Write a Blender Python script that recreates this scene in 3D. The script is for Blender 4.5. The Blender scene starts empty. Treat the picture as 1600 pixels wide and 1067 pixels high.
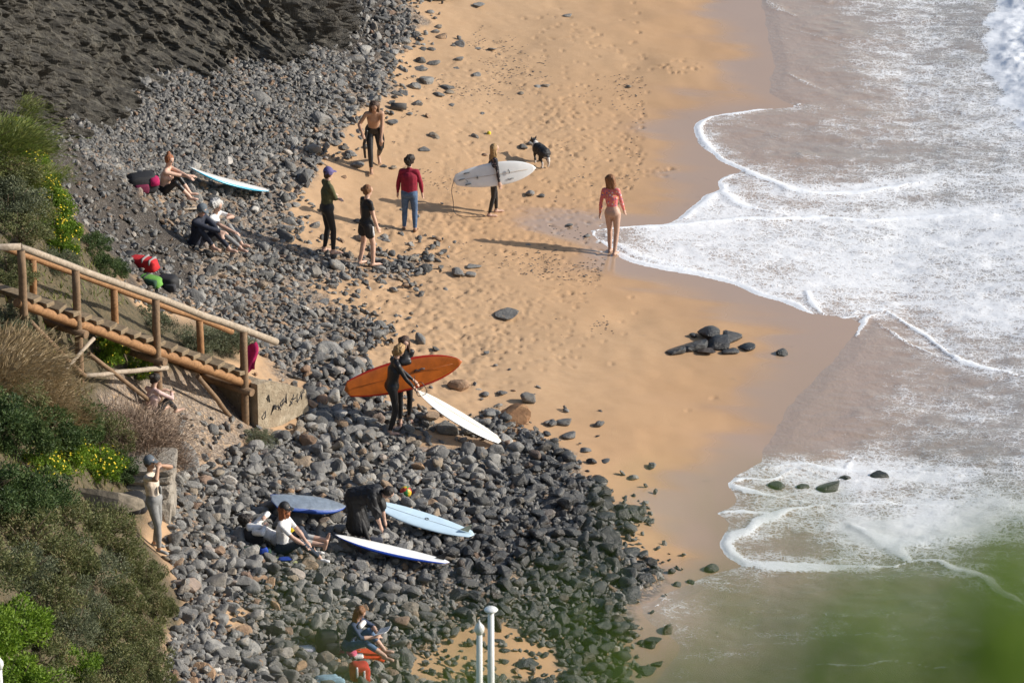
import bpy, bmesh, math, random
import numpy as np
from mathutils import Vector, Matrix, noise as mnoise
SC = bpy.context.scene
COL = SC.collection
R = math.radians
random.seed(7); RNG = np.random.default_rng(7)

# ------------------------------------------------------------ camera, sky, sun, exposure
FPX, PITCH, CAM_H = 8000.0, R(24.0), 41.7          # focal length in photo pixels (1600 wide)
CAM = np.array([0.0, 0.0, CAM_H])
cd = bpy.data.cameras.new('camera'); cam = bpy.data.objects.new('camera', cd); COL.objects.link(cam)
cd.sensor_width = 36; cd.lens = FPX/1600*36; cd.clip_start = 0.3; cd.clip_end = 3000
cam.location = CAM; cam.rotation_euler = (math.pi/2-PITCH, 0, 0)
cd.dof.use_dof = True; cd.dof.focus_distance = 99.0; cd.dof.aperture_fstop = 4.0
SC.camera = cam
SUN_EL = R(26.5); SUN_DIR = Vector((0.996*math.cos(SUN_EL), 0.05*math.cos(SUN_EL), math.sin(SUN_EL))).normalized()
w = bpy.data.worlds.new('World'); SC.world = w; w.use_nodes = True
nt = w.node_tree; nt.nodes.clear()
sky = nt.nodes.new('ShaderNodeTexSky'); sky.sky_type = 'NISHITA'; sky.sun_disc = False
sky.sun_elevation = SUN_EL; sky.sun_rotation = math.atan2(SUN_DIR.x, SUN_DIR.y)
bg = nt.nodes.new('ShaderNodeBackground'); bg.inputs[1].default_value = 0.14
wo = nt.nodes.new('ShaderNodeOutputWorld'); nt.links.new(sky.outputs[0], bg.inputs[0]); nt.links.new(bg.outputs[0], wo.inputs[0])
sl = bpy.data.lights.new('sun', 'SUN'); sl.energy = 5.0; sl.angle = R(0.5); sl.color = (1.0, 0.94, 0.85)
sun = bpy.data.objects.new('sun', sl); COL.objects.link(sun)
sun.rotation_euler = SUN_DIR.to_track_quat('Z', 'Y').to_euler(); sun.location = (40, -10, 60)
SC.view_settings.view_transform = 'Standard'; SC.view_settings.look = 'None'; SC.view_settings.gamma = 1
SC.view_settings.exposure = 0.13
SC.render.engine = 'CYCLES'

# ------------------------------------------------------------ pixel <-> place
FW = np.array([0, math.cos(PITCH), -math.sin(PITCH)]); UP = np.array([0, math.sin(PITCH), math.cos(PITCH)])
def ray(u, v):
    return FW + np.array([1.0, 0, 0])*((u-800)/FPX) - UP*((v-533.5)/FPX)
def at_z(u, v, z):
    d = ray(u, v); return CAM + d*((z-CAM_H)/d[2])
def project(x, y, z):
    dx, dy, dz = x, y, z-CAM_H
    dep = dy*FW[1]+dz*FW[2]; up = dy*UP[1]+dz*UP[2]
    return 800+FPX*dx/dep, 533.5-FPX*up/dep
def pxm(u, v):                                       # pixels per metre there
    p = at(u, v); return FPX/float(np.dot(np.array(p)-CAM, FW))

# ------------------------------------------------------------ terrain heights from (pixel, height) control points
CTRL = [(1600,0,-.12),(1600,300,-.12),(1600,600,-.1),(1600,850,-.12),(1600,1067,-.15),(1400,150,.0),(1300,0,.1),(1300,400,.06),(1400,700,-.02),
 (1200,700,.12),(1200,1000,.02),(1400,1000,-.08),(1050,100,.42),(950,390,.36),(1000,600,.45),(1100,800,.24),(1180,250,.2),(1150,550,.28),
 (900,50,.62),(800,250,.72),(750,450,.85),(850,600,.75),(950,780,.5),(1010,930,.3),(960,1060,.3),(1020,1060,.18),
 (650,100,.95),(560,300,1.1),(600,500,1.15),(650,650,1.2),(700,850,1.15),(800,1000,.85),(880,900,.7),
 (450,300,1.6),(450,450,1.65),(450,600,1.7),(450,750,1.8),(450,900,1.9),(500,1050,1.6),(330,800,2.15),(330,720,2.2),(290,880,2.4),(300,1000,2.5),
 (400,180,2.2),(250,250,2.7),(300,350,2.2),(260,430,2.7),(490,110,2.1),(560,30,1.7),(200,350,3.5),(150,250,4.2),(620,-60,1.2),(900,-60,.6),
 (385,660,1.95),(247,640,3.2),(128,612,4.5),(300,560,2.9),(170,470,4.8),(120,400,5.3),(60,300,5.8),(0,200,7.2),(0,420,6.6),
 (250,720,2.9),(200,745,3.4),(150,790,4.2),(235,857,2.65),(205,870,3.3),(120,850,4.8),(60,620,5.3),(0,560,6.3),(0,750,6.4),(0,900,6.6),(100,960,5.0),(200,960,3.9),(262,960,2.8),
 (0,1067,6.6),(120,1067,4.6),(235,1067,2.9),(400,1067,2.1)]
cp = np.array([at_z(u, v, z) for u, v, z in CTRL])
def _rbf_fit():
    n = len(cp); d = np.hypot(cp[:,None,0]-cp[None,:,0], cp[:,None,1]-cp[None,:,1])
    A = np.zeros((n+3, n+3)); A[:n,:n] = d + np.eye(n)*-0.25
    A[:n,n] = 1; A[:n,n+1] = cp[:,0]; A[:n,n+2] = cp[:,1]; A[n:,:n] = A[:n,n:].T
    return np.linalg.solve(A, np.concatenate([cp[:,2], [0,0,0]]))
_W = _rbf_fit()
def _rbf(x, y):
    n = len(cp); out = _W[n] + _W[n+1]*x + _W[n+2]*y
    for i in range(n): out = out + _W[i]*np.hypot(x-cp[i,0], y-cp[i,1])
    return out
HX0, HX1, HY0, HY1, HS = -16.0, 15.0, 70.0, 124.0, 0.2
_gx = np.arange(HX0, HX1+HS/2, HS); _gy = np.arange(HY0, HY1+HS/2, HS)
_GX, _GY = np.meshgrid(_gx, _gy, indexing='ij')
HG = np.clip(_rbf(_GX, _GY), -0.35, 11.0)
for _ in range(2):                                   # soften the control points
    P_ = np.pad(HG, 1, mode='edge'); HG = (P_[1:-1,1:-1]*2+P_[:-2,1:-1]+P_[2:,1:-1]+P_[1:-1,:-2]+P_[1:-1,2:])/6
def h(x, y):
    x = np.asarray(x, float); y = np.asarray(y, float)
    fx = np.clip((x-HX0)/HS, 0, len(_gx)-1.001); fy = np.clip((y-HY0)/HS, 0, len(_gy)-1.001)
    i = fx.astype(int); j = fy.astype(int); a = fx-i; b = fy-j
    return (HG[i,j]*(1-a)*(1-b)+HG[i+1,j]*a*(1-b)+HG[i,j+1]*(1-a)*b+HG[i+1,j+1]*a*b)
def at(u, v):                                        # where the pixel's ray meets the ground
    d = ray(u, v); t0 = (12-CAM_H)/d[2]; t1 = (-.5-CAM_H)/d[2]
    ts = np.linspace(t0, t1, 240); P = CAM[None]+ts[:,None]*d[None]
    below = P[:,2] < h(P[:,0], P[:,1]); k = int(np.argmax(below)) if below.any() else 239
    a, b = ts[max(k-1,0)], ts[k]
    for _ in range(18):
        m = (a+b)/2; p = CAM+m*d
        if p[2] < float(h(p[0], p[1])): b = m
        else: a = m
    return CAM+b*d
def V(p): return Vector((float(p[0]), float(p[1]), float(p[2])))

def pip(px, py, poly):                               # points in polygon (vectorised)
    ins = np.zeros(np.shape(px), bool); n = len(poly)
    for i in range(n):
        x0, y0 = poly[i]; x1, y1 = poly[(i+1) % n]
        if y0 == y1: continue
        c = ((y0 > py) != (y1 > py)) & (px < (x1-x0)*(py-y0)/(y1-y0)+x0); ins ^= c
    return ins
def pdist(px, py, pts, closed=False):                # distance to a polyline
    d = np.full(np.shape(px), 1e9); n = len(pts)
    for i in range(n if closed else n-1):
        x0, y0 = pts[i]; x1, y1 = pts[(i+1) % n]; ax, ay = x1-x0, y1-y0; L = ax*ax+ay*ay+1e-12
        t = np.clip(((px-x0)*ax+(py-y0)*ay)/L, 0, 1); d = np.minimum(d, np.hypot(px-x0-t*ax, py-y0-t*ay))
    return d
def sdist(px, py, poly):                             # >0 inside
    d = pdist(px, py, poly, True); return np.where(pip(px, py, poly), d, -d)
def sstep(a, b, x):
    t = np.clip((x-a)/(b-a), 0, 1); return t*t*(3-2*t)
def vnoise(x, y, seed=0, octv=4, gain=.5):           # cheap tiling value noise, vectorised
    out = 0; amp = 1; tot = 0; r = np.random.default_rng(seed)
    for o in range(octv):
        T = r.random((64, 64)); fx = np.asarray(x)*2**o+17.3*o; fy = np.asarray(y)*2**o+9.1*o
        i = np.floor(fx).astype(int); j = np.floor(fy).astype(int); a = fx-i; b = fy-j; a = a*a*(3-2*a); b = b*b*(3-2*b)
        i %= 64; j %= 64; i1 = (i+1) % 64; j1 = (j+1) % 64
        out = out+amp*(T[i,j]*(1-a)*(1-b)+T[i1,j]*a*(1-b)+T[i,j1]*(1-a)*b+T[i1,j1]*a*b); tot += amp; amp *= gain
    return out/tot

# ------------------------------------------------------------ object helpers
def tag(o, label=None, cat=None, group=None, kind=None):
    if label: o['label'] = label
    if cat: o['category'] = cat
    if group: o['group'] = group
    if kind: o['kind'] = kind
    return o
def empty(name, loc, label=None, cat=None, group=None):
    o = bpy.data.objects.new(name, None); o.empty_display_size = .1; COL.objects.link(o); o.location = loc
    return tag(o, label, cat, group)
def link(name, me, mats=None, parent=None, world=True):
    o = bpy.data.objects.new(name, me); COL.objects.link(o)
    if mats is not None:
        for m in (mats if isinstance(mats, (list, tuple)) else [mats]):
            if m.name not in [x.name for x in me.materials if x]: me.materials.append(m)
    if parent is not None:
        o.parent = parent
        if world: o.matrix_parent_inverse = Matrix.LocRotScale(parent.location, parent.rotation_euler, parent.scale).inverted()
    return o
def mesh(name, verts, faces, smooth=False, mi=None):
    me = bpy.data.meshes.new(name); verts = np.asarray(verts, float)
    me.from_pydata(verts.tolist(), [], [list(map(int, f)) for f in faces]); 
    if smooth: me.shade_smooth()
    if mi is not None: me.polygons.foreach_set('material_index', np.asarray(mi, np.int32))
    me.update(); return me
def bigmesh(name, verts, faces, smooth=True):        # fast path: numpy verts, equal-size faces
    me = bpy.data.meshes.new(name); verts = np.ascontiguousarray(verts, np.float32); faces = np.ascontiguousarray(faces, np.int32)
    k = faces.shape[1]; me.vertices.add(len(verts)); me.vertices.foreach_set('co', verts.ravel())
    me.loops.add(faces.size); me.loops.foreach_set('vertex_index', faces.ravel()); me.polygons.add(len(faces))
    me.polygons.foreach_set('loop_start', np.arange(0, faces.size, k, dtype=np.int32))
    me.polygons.foreach_set('loop_total', np.full(len(faces), k, np.int32))
    me.update(calc_edges=True); me.polygons.foreach_set('use_smooth', np.full(len(faces), smooth)); me.update(); return me
def fattr(me, name, vals, dom='POINT'):
    a = me.attributes.new(name, 'FLOAT', dom); a.data.foreach_set('value', np.asarray(vals, np.float32).ravel())
def grid_faces(nx, ny):
    i, j = np.meshgrid(np.arange(nx-1), np.arange(ny-1), indexing='ij'); a = (i*ny+j).ravel()
    return np.stack([a, a+ny, a+ny+1, a+1], 1)

# ------------------------------------------------------------ materials
class NT:
    def __init__(s, name):
        s.m = bpy.data.materials.new(name); s.m.use_nodes = True; s.t = s.m.node_tree
        s.b = s.t.nodes['Principled BSDF']; s.out = s.t.nodes['Material Output']
    def n(s, typ, **kw):
        nd = s.t.nodes.new('ShaderNode'+typ)
        for k, v in kw.items():
            if k.startswith('i_'): nd.inputs[int(k[2:]) if k[2:].isdigit() else k[2:].replace('_', ' ')].default_value = v
            else: setattr(nd, k, v)
        return nd
    def l(s, a, b): s.t.links.new(a, b)
    def math(s, op, a, b=None, clamp=False):
        nd = s.n('Math', operation=op); nd.use_clamp = clamp
        for i, x in enumerate((a, b)):
            if x is None: continue
            if isinstance(x, (int, float)): nd.inputs[i].default_value = x
            else: s.l(x, nd.inputs[i])
        return nd.outputs[0]
    def ramp(s, fac, stops):
        nd = s.n('ValToRGB'); e = nd.color_ramp.elements
        while len(e) < len(stops): e.new(.5)
        for q, (p, c) in zip(e, stops): q.position = p; q.color = (*c, 1) if len(c) == 3 else c
        s.l(fac, nd.inputs[0]); return nd.outputs[0]
    def mix(s, fac, a, b, mode='MIX'):
        nd = s.n('Mix', data_type='RGBA', blend_type=mode)
        for sock, x in ((nd.inputs[0], fac), (nd.inputs[6], a), (nd.inputs[7], b)):
            if isinstance(x, (int, float)): sock.default_value = x
            elif isinstance(x, tuple): sock.default_value = (*x, 1)
            else: s.l(x, sock)
        return nd.outputs[2]
    def smooth(s, a, b, x):
        nd = s.n('MapRange', interpolation_type='SMOOTHSTEP', i_1=a, i_2=b); s.l(x, nd.inputs[0]); return nd.outputs[0]
    def noise(s, scale, detail=3, rough=.5, vec=None, dist=0):
        nd = s.n('TexNoise', i_Scale=scale, i_Detail=detail, i_Roughness=rough, i_Distortion=dist)
        if vec is not None: s.l(vec, nd.inputs[0])
        return nd.outputs[0]
    def attr(s, name): return s.n('Attribute', attribute_name=name).outputs['Fac']
    def pos(s): return s.n('NewGeometry').outputs['Position']
    def obj(s): return s.n('TexCoord').outputs['Object']
    def bump(s, height, strength=.5, dist=.02, normal=None):
        nd = s.n('Bump', i_Strength=strength, i_Distance=dist); s.l(height, nd.inputs['Height'])
        if normal is not None: s.l(normal, nd.inputs['Normal'])
        s.l(nd.outputs[0], s.b.inputs['Normal']); return nd.outputs[0]
    def base(s, c):
        if isinstance(c, tuple): s.b.inputs['Base Color'].default_value = (*c, 1)
        else: s.l(c, s.b.inputs['Base Color'])
    def rough(s, r):
        if isinstance(r, (int, float)): s.b.inputs['Roughness'].default_value = r
        else: s.l(r, s.b.inputs['Roughness'])
_MC = {}
def M(name, col, rough=.8, var=.25, scale=18, bump=.25, spec=None, metal=0):   # plain material with mottling and a little relief
    if name in _MC: return _MC[name]
    t = NT(name); o = t.obj(); nz = t.noise(scale, 4, .6, o)
    dark = tuple(c*(1-var) for c in col); lite = tuple(min(1, c*(1+var)) for c in col)
    t.base(t.ramp(nz, [(.3, dark), (.7, lite)])); t.rough(rough); t.b.inputs['Metallic'].default_value = metal
    if spec is not None: t.b.inputs['Specular IOR Level'].default_value = spec
    if bump: t.bump(t.noise(scale*2.5, 3, .6, o), bump, .01)
    _MC[name] = t.m; return t.m
# ============================================================ GROUND
WATER_EDGE = [(1178,-40),(1185,0),(1198,60),(1205,110),(1200,150),(1240,166),(1225,172),(1180,178),(1140,186),(1110,193),(1092,205),(1088,218),(1100,235),(1125,255),(1162,271),
 (1140,280),(1122,290),(1124,302),(1105,311),(1085,325),(1066,345),(1047,357),(1000,365),(955,371),(925,379),(932,389),(948,399),(962,411),(988,423),(1030,431),(1080,437),(1130,445),
 (1180,462),(1230,474),(1268,489),(1305,492),(1345,500),(1325,530),(1290,575),(1250,620),(1215,665),(1192,700),(1186,718),(1160,738),(1137,759),(1150,778),(1140,800),(1123,806),
 (1140,820),(1130,840),(1127,856),(1142,872),(1160,884),(1130,894),(1095,907),(1060,925),(1030,942),(1002,966),(1010,980),(1040,995),(1062,1010),(1050,1040),(1025,1067),(1005,1110)]
FOAM_LINES = [   # (pixels, width m, strength)
 ([(1255,167),(1225,172),(1180,178),(1140,186),(1110,193),(1092,205),(1088,218),(1100,235),(1125,255),(1162,271),(1205,288),(1250,300),(1305,301),(1360,293),(1440,278)], .17, 1),
 ([(1088,212),(1098,232),(1125,252)], .32, .9),
 ([(1165,277),(1140,280),(1122,290),(1124,302),(1138,313),(1152,323),(1185,331),(1228,337)], .17, 1),
 ([(1130,296),(1108,312),(1086,326),(1066,346),(1047,357)], .32, .9),
 ([(925,380),(970,371),(1047,362),(1132,350),(1195,346),(1285,337),(1352,341),(1420,332),(1555,326)], .13, 1),
 ([(930,380),(932,389),(948,399),(962,411),(988,423),(1030,431),(1080,437),(1130,445),(1180,462),(1230,474),(1268,489),(1305,493),(1345,489)], .17, 1),
 ([(948,385),(985,408),(1040,424),(1110,436)], .25, .75),
 ([(1262,455),(1272,478),(1292,489)], .25, .9), ([(1140,445),(1210,449),(1262,449)], .1, .9),
 ([(1330,487),(1375,478),(1438,510),(1456,523),(1501,555),(1573,573),(1620,581)], .12, 1),
 ([(1375,480),(1345,500),(1338,520)], .22, .8), ([(1370,500),(1440,540),(1500,556)], .14, .6),
 ([(1330,708),(1326,722),(1322,728)], .12, 1), ([(1185,736),(1250,723),(1300,728),(1400,724),(1500,730)], .1, .8),
 ([(1240,733),(1200,748),(1160,752),(1137,760),(1170,768),(1230,778),(1258,781)], .11, 1), ([(1250,730),(1290,742),(1350,748)], .2, .8),
 ([(1290,787),(1230,800),(1190,815),(1172,830),(1140,842),(1131,852),(1142,867),(1160,878),(1200,881),(1260,881),(1330,876),(1400,873)], .17, 1),
 ([(1123,806),(1150,803),(1200,803)], .3, .9), ([(1195,790),(1250,784),(1400,780),(1600,782)], .1, .7),
 ([(1240,876),(1300,868),(1370,858)], .12, .7),
 ([(1400,872),(1425,866),(1470,866),(1500,882),(1540,896),(1610,936)], .17, 1), ([(1330,815),(1380,835),(1420,862)], .55, .9), ([(1360,830),(1440,838),(1520,825)], .5, .6),
 ([(1255,983),(1290,978),(1330,981),(1380,976),(1440,980)], .05, .5), ([(1240,1036),(1290,1026),(1350,1029),(1400,1022),(1460,1030),(1530,1027)], .06, .52),
 ([(1075,912),(1120,912),(1170,909)], .07, .6), ([(1040,940),(1030,955),(1010,968)], .09, .7), ([(1010,1000),(1035,995),(1042,1008)], .08, .6),
 ([(1235,120),(1262,135),(1290,142)], .3, .36), ([(1190,0),(1210,18),(1240,30)], .4, .34), ([(1230,48),(1300,65),(1350,85)], .2, .3)]
SCREE = [(-60,250),(60,190),(170,110),(400,60),(500,-80),(600,-80),(610,30),(600,80),(570,135),(510,175),(450,210),(350,235),(280,240),(230,310),(262,335),(290,380),(330,430),(250,470),(190,425),(110,350),(70,240)]
GRAVEL = [(150,170),(300,125),(420,100),(510,100),(515,130),(465,190),(395,235),(300,258),(210,262),(150,230)]
DENSE_UP = [(480,-60),(640,-60),(640,0),(652,40),(622,95),(612,140),(560,180),(530,215),(505,240),(480,285),(450,330),(360,335),(270,330),(185,275),(160,215),(200,185),(300,180),(400,150),(490,112),(545,88)]
MEDIUM = [(260,320),(450,320),(470,350),(450,385),(560,400),(670,398),(655,425),(560,432),(475,450),(500,480),(570,495),(610,525),(560,560),(600,600),(500,610),(445,590),(400,545),(330,500),(215,470),(255,420),(275,400)]
DENSE_LOW = [(470,590),(540,575),(590,615),(640,640),(720,690),(770,640),(815,680),(870,690),(905,740),(935,770),(945,800),(985,800),(1010,815),(960,840),(985,880),(1030,890),(1015,935),(975,960),(1000,985),(960,1010),(985,1050),(930,1260),(225,1260),(265,1020),(285,930),(265,880),(255,800),(270,745),(340,725),(400,690),(450,680),(480,650)]
SANDY = [[(270,640),(400,665),(420,690),(330,722),(265,735)], [(690,1000),(760,970),(860,1000),(900,1067),(640,1067),(640,1020)], [(640,672),(800,690),(760,712),(650,700)], [(330,950),(400,945),(390,990),(320,985)]]
VEGE = [(-400,60),(0,140),(40,190),(72,245),(105,340),(140,370),(188,412),(200,470),(260,490),(370,505),(385,560),(330,575),(180,590),(150,625),(245,655),(275,690),(262,740),(215,770),(235,865),(275,930),(265,1020),(240,1260),(-400,1260)]

def world_line(px, n=4):                             # smooth curve through the traced pixels, on the beach
    P = [np.array(at_z(u, v, 0.15)[:2]) for u, v in px]; out = []
    for i in range(len(P)-1):
        p0, p1, p2, p3 = P[max(i-1, 0)], P[i], P[i+1], P[min(i+2, len(P)-1)]
        for k in range(n): t_ = k/n; out.append(tuple(.5*((2*p1)+(p2-p0)*t_+(2*p0-5*p1+4*p2-p3)*t_**2+(3*p1-p0-3*p2+p3)*t_**3)))
    return out+[tuple(P[-1])]
E_W = world_line(WATER_EDGE, 2)
WPOLY = E_W + [(80, E_W[-1][1]-12), (80, 160), (E_W[0][0], 160)]

def spaced(segs):
    out = []
    for a, b, s in segs: out += list(np.arange(a, b-1e-6, s))
    return np.array(out+[segs[-1][1]])
gx = spaced([(-90,-16,6),(-16,-5,.16),(-5,5.6,.045),(5.6,6.6,.1),(6.6,15,.3),(15,95,8)])
gy = spaced([(66,73,.5),(73,80,.09),(80,117,.06),(117,124,.4),(124,330,12)])
X, Y = np.meshgrid(gx, gy, indexing='ij')
Z = h(X, Y)
U_, V_ = project(X, Y, Z)
jit = (vnoise(X*1.1, Y*.9, 3, 4)-.5)
Uj, Vj = U_+jit*70, V_+(vnoise(X*1.3, Y, 5, 4)-.5)*40
sd_scree = sdist(Uj, Vj, SCREE); sd_grav = sdist(Uj, Vj, GRAVEL); sd_veg = sdist(Uj, Vj, VEGE)
sd_cob = np.maximum.reduce([sdist(Uj, Vj, DENSE_UP), sdist(Uj, Vj, MEDIUM)-6, sdist(Uj, Vj, DENSE_LOW)])
for s_ in SANDY: sd_cob = np.minimum(sd_cob, -sdist(Uj, Vj, s_))
sd_wat = sdist(X, Y, WPOLY)                          # metres, >0 in the water
wet = sstep(-2.6, -.15, sd_wat+(vnoise(X*.35, Y*1.2, 11, 3)-.5)*2.2)
damp = sstep(-5.5, -1.0, sd_wat+(vnoise(X*.3, Y*.4, 12, 3)-.5)*2.5)
soil = np.maximum(sstep(-14, 8, sd_scree), sstep(-10, 10, sd_veg))
cob = np.maximum(sstep(-25, 25, sd_cob), .8*sstep(-15, 25, sdist(Uj, Vj, [(110,540),(390,595),(430,690),(270,745),(120,650)])))
# relief: soft dunes, churned sand, footprints
dry = (1-damp)*(1-soil)
Z = Z + (vnoise(X*.8, Y*.8, 21, 3)-.5)*.10*(1-wet) + (vnoise(X*3.1, Y*3.1, 22, 3)-.5)*.02*dry
churn_c = sdist(U_, V_, [(480,330),(700,310),(760,420),(760,560),(720,640),(560,560),(470,470),(540,440),(460,400)])
churn = sstep(-60, 40, churn_c)*(1-soil)
Z = Z + (vnoise(X*7, Y*7, 23, 3)-.5)*.075*churn + (vnoise(X*6, Y*6, 24, 3)-.5)*.10*soil + (vnoise(X*5, Y*5, 25, 3)-.5)*.08*cob
def dent(x, y, ang, L=.13, W=.05, depth=.045):
    i0, i1 = np.searchsorted(gx, [x-.35, x+.35]); j0, j1 = np.searchsorted(gy, [y-.35, y+.35])
    if i1-i0 < 3 or j1-j0 < 3: return
    dx = X[i0:i1, j0:j1]-x; dy = Y[i0:i1, j0:j1]-y; c, s = math.cos(ang), math.sin(ang)
    a = (dx*c+dy*s)/L; b = (-dx*s+dy*c)/W; q = np.sqrt(a*a+b*b)
    depth *= .7; Z[i0:i1, j0:j1] += -depth*np.exp(-q**4*.8) + depth*.22*np.exp(-((q-1.6)/.4)**2)
FOOT = [(560,350),(640,300),(600,200),(700,100),(760,30),(860,20),(960,60),(1010,120),(1000,300),(960,350),(930,470),(960,520),(900,580),(850,600),(780,600),(720,560),(600,500),(480,450)]
fpoly_w = [tuple(at(u, v)[:2]) for u, v in FOOT]
rf = random.Random(5)
def trail(pts, step=.62):
    P = [Vector(at(u, v)[:2]) for u, v in pts]
    for a, b in zip(P, P[1:]):
        n = max(1, int((b-a).length/step)); d = (b-a).normalized(); side = Vector((-d.y, d.x))
        for k in range(n):
            q = a.lerp(b, k/n)+side*(.1 if k % 2 else -.1)+Vector((rf.gauss(0, .05), rf.gauss(0, .05)))
            dent(q.x, q.y, math.atan2(d.y, d.x)+rf.gauss(0, .15), .085, .038, rf.uniform(.02, .04))
for t_ in [[(1000,5),(985,120),(960,250),(955,340),(945,390)],[(880,10),(900,150),(880,300),(860,420),(800,560)],[(850,30),(835,110),(870,200),(850,280),(760,350)],[(945,400),(900,460),(880,540),(850,600)],
           [(980,30),(1010,90),(1000,180),(985,280)],[(650,370),(700,420),(760,470),(800,540)],[(780,345),(840,300),(890,240),(920,150),(930,40)],[(1000,470),(960,540),(930,590)],[(1120,625),(1090,640),(1050,665)],
           [(860,240),(900,290),(940,340)],[(590,275),(640,310),(650,350)],[(770,340),(720,380),(640,470),(620,560)],[(830,30),(860,90),(905,140),(915,220)],[(960,300),(990,240),(1050,260),(1110,280)],[(1060,100),(1040,105),(1000,110),(960,120)]]: trail(t_)
bx0, bx1 = min(p[0] for p in fpoly_w), max(p[0] for p in fpoly_w); by0, by1 = min(p[1] for p in fpoly_w), max(p[1] for p in fpoly_w)
cnt = 0
while cnt < 1150:
    x, y = rf.uniform(bx0, bx1), rf.uniform(by0, by1)
    if not pip(np.array(x), np.array(y), fpoly_w): continue
    if float(vnoise(np.array(x*.45), np.array(y*.3), 31, 2)) < rf.uniform(.3, .62): continue
    cnt += 1; dent(x, y, rf.uniform(0, 6.3), rf.uniform(.045, .085), rf.uniform(.03, .042), rf.uniform(.02, .04))
for (u0, v0, su, sv, n) in [(860,225,35,30,90),(650,560,70,35,190),(740,545,45,30,110),(640,470,80,25,160),(700,385,60,25,90),(760,345,50,10,60),(640,360,40,15,60),(1020,265,12,5,12),(1055,105,25,5,16),(880,165,25,12,50)]:
    for _ in range(n):
        p = at(rf.gauss(u0, su), rf.gauss(v0, sv)); dent(p[0], p[1], rf.uniform(0, 6.3), rf.uniform(.045, .085), rf.uniform(.03, .045), rf.uniform(.02, .045))
gm = bigmesh('ground', np.stack([X.ravel(), Y.ravel(), Z.ravel()], 1), grid_faces(len(gx), len(gy)))
for nm, a_ in (('wet', wet), ('damp', damp), ('soil', soil), ('cob', cob), ('veg', sstep(-10, 12, sd_veg)), ('grav', sstep(-20, 20, sd_grav))): fattr(gm, nm, a_)
t = NT('beach_ground'); P = t.pos()
fine = t.noise(160, 3, .7, P); med = t.noise(5, 4, .6, P); big = t.noise(.7, 3, .5, P)
sand = t.ramp(med, [(.25, (.44, .28, .155)), (.55, (.50, .325, .185)), (.8, (.545, .365, .22))])
sand = t.mix(t.smooth(.35, .7, fine), sand, (.40, .255, .14), 'MIX')
sand = t.mix(t.math('MULTIPLY', t.attr('damp'), .75), sand, t.ramp(big, [(.3, (.44, .255, .125)), (.7, (.50, .30, .155))]))
sand = t.mix(t.math('MULTIPLY', t.attr('wet'), .8), sand, t.mix(t.smooth(.5, .95, t.attr('wet')), (.42, .26, .15), (.36, .262, .20)))  # wet sand; its greyest part is sky sheen mixed into the colour
peb = t.n('TexVoronoi', i_Scale=26.0); t.l(P, peb.inputs[0])
pebc = t.ramp(t.n('SeparateColor').outputs[0], [(0, (.1, .1, .1)), (1, (.3, .3, .3))])
sc_ = t.n('SeparateColor'); t.l(peb.outputs['Color'], sc_.inputs[0])
pebc = t.ramp(sc_.outputs[0], [(.0, (.05, .048, .045)), (.5, (.13, .115, .10)), (.8, (.25, .22, .19)), (1, (.36, .25, .15))])
gravel_mask = t.smooth(.35, .62, t.math('ADD', t.math('MULTIPLY', t.attr('cob'), .45), t.math('MULTIPLY', t.noise(2.2, 3, .6, P), .55)))
col = t.mix(t.math('MULTIPLY', gravel_mask, .8), sand, pebc)
soilc = t.ramp(t.noise(6, 5, .7, P), [(.25, (.02, .017, .014)), (.55, (.048, .038, .029)), (.8, (.10, .08, .062))])
gravc = t.mix(.55, soilc, pebc)
soilc = t.mix(t.attr('grav'), t.mix(t.smooth(.55, .75, t.noise(30, 2, .5, P)), soilc, (.2, .185, .165)), gravc)
soilc = t.mix(t.math('MULTIPLY', t.attr('veg'), .8), soilc, t.ramp(t.noise(8, 4, .6, P), [(.3, (.05, .045, .02)), (.7, (.15, .11, .055))]))
col = t.mix(t.attr('soil'), col, soilc); t.base(col)
t.rough(t.math('SUBTRACT', .92, t.math('MULTIPLY', t.smooth(.3, .85, t.attr('wet')), .8)))
dryf = t.math('SUBTRACT', 1.0, t.attr('wet'))
hgt = t.math('ADD', t.math('MULTIPLY', t.noise(45, 4, .7, P), .5), t.math('MULTIPLY', peb.outputs[0], t.math('ADD', t.math('MULTIPLY', gravel_mask, .9), t.math('MULTIPLY', t.attr('soil'), 1.2))))
t.bump(t.math('MULTIPLY', hgt, dryf), .55, .03)
ground = tag(link('ground', gm, t.m), kind='structure')
ground['label'] = 'sandy beach with footprints running from stony bank to the wet waterline'

# ============================================================ hillside falling from the viewpoint to the beach, below the frame
TB = math.tan(PITCH+math.atan(533.5/FPX))
def slope_z(x, y): return max(float(h(x, max(y, 72)))-.25 if y > 70 else -9, CAM_H-3.6-TB*max(0, y-1.0)) if y > 1.5 else CAM_H-1.65-(.0 if y < 1 else .5)
xs = np.arange(-24, 30, 1.0); ys = np.concatenate([np.arange(-8, 8, .8), np.arange(8, 74, 2.0)])
vv = [(x, y, slope_z(x, y)+.25*mnoise.noise(Vector((x*.4, y*.3, 0)))-.1) for x in xs for y in ys]
t = NT('hill_soil'); t.base(t.ramp(t.noise(.8, 6, .7, t.pos()), [(.3, (.07, .05, .03)), (.5, (.10, .10, .04)), (.7, (.06, .09, .03))])); t.rough(.95)
hill = tag(link('hillside', bigmesh('hillside', np.array(vv), grid_faces(len(xs), len(ys))), t.m), kind='structure')

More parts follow.
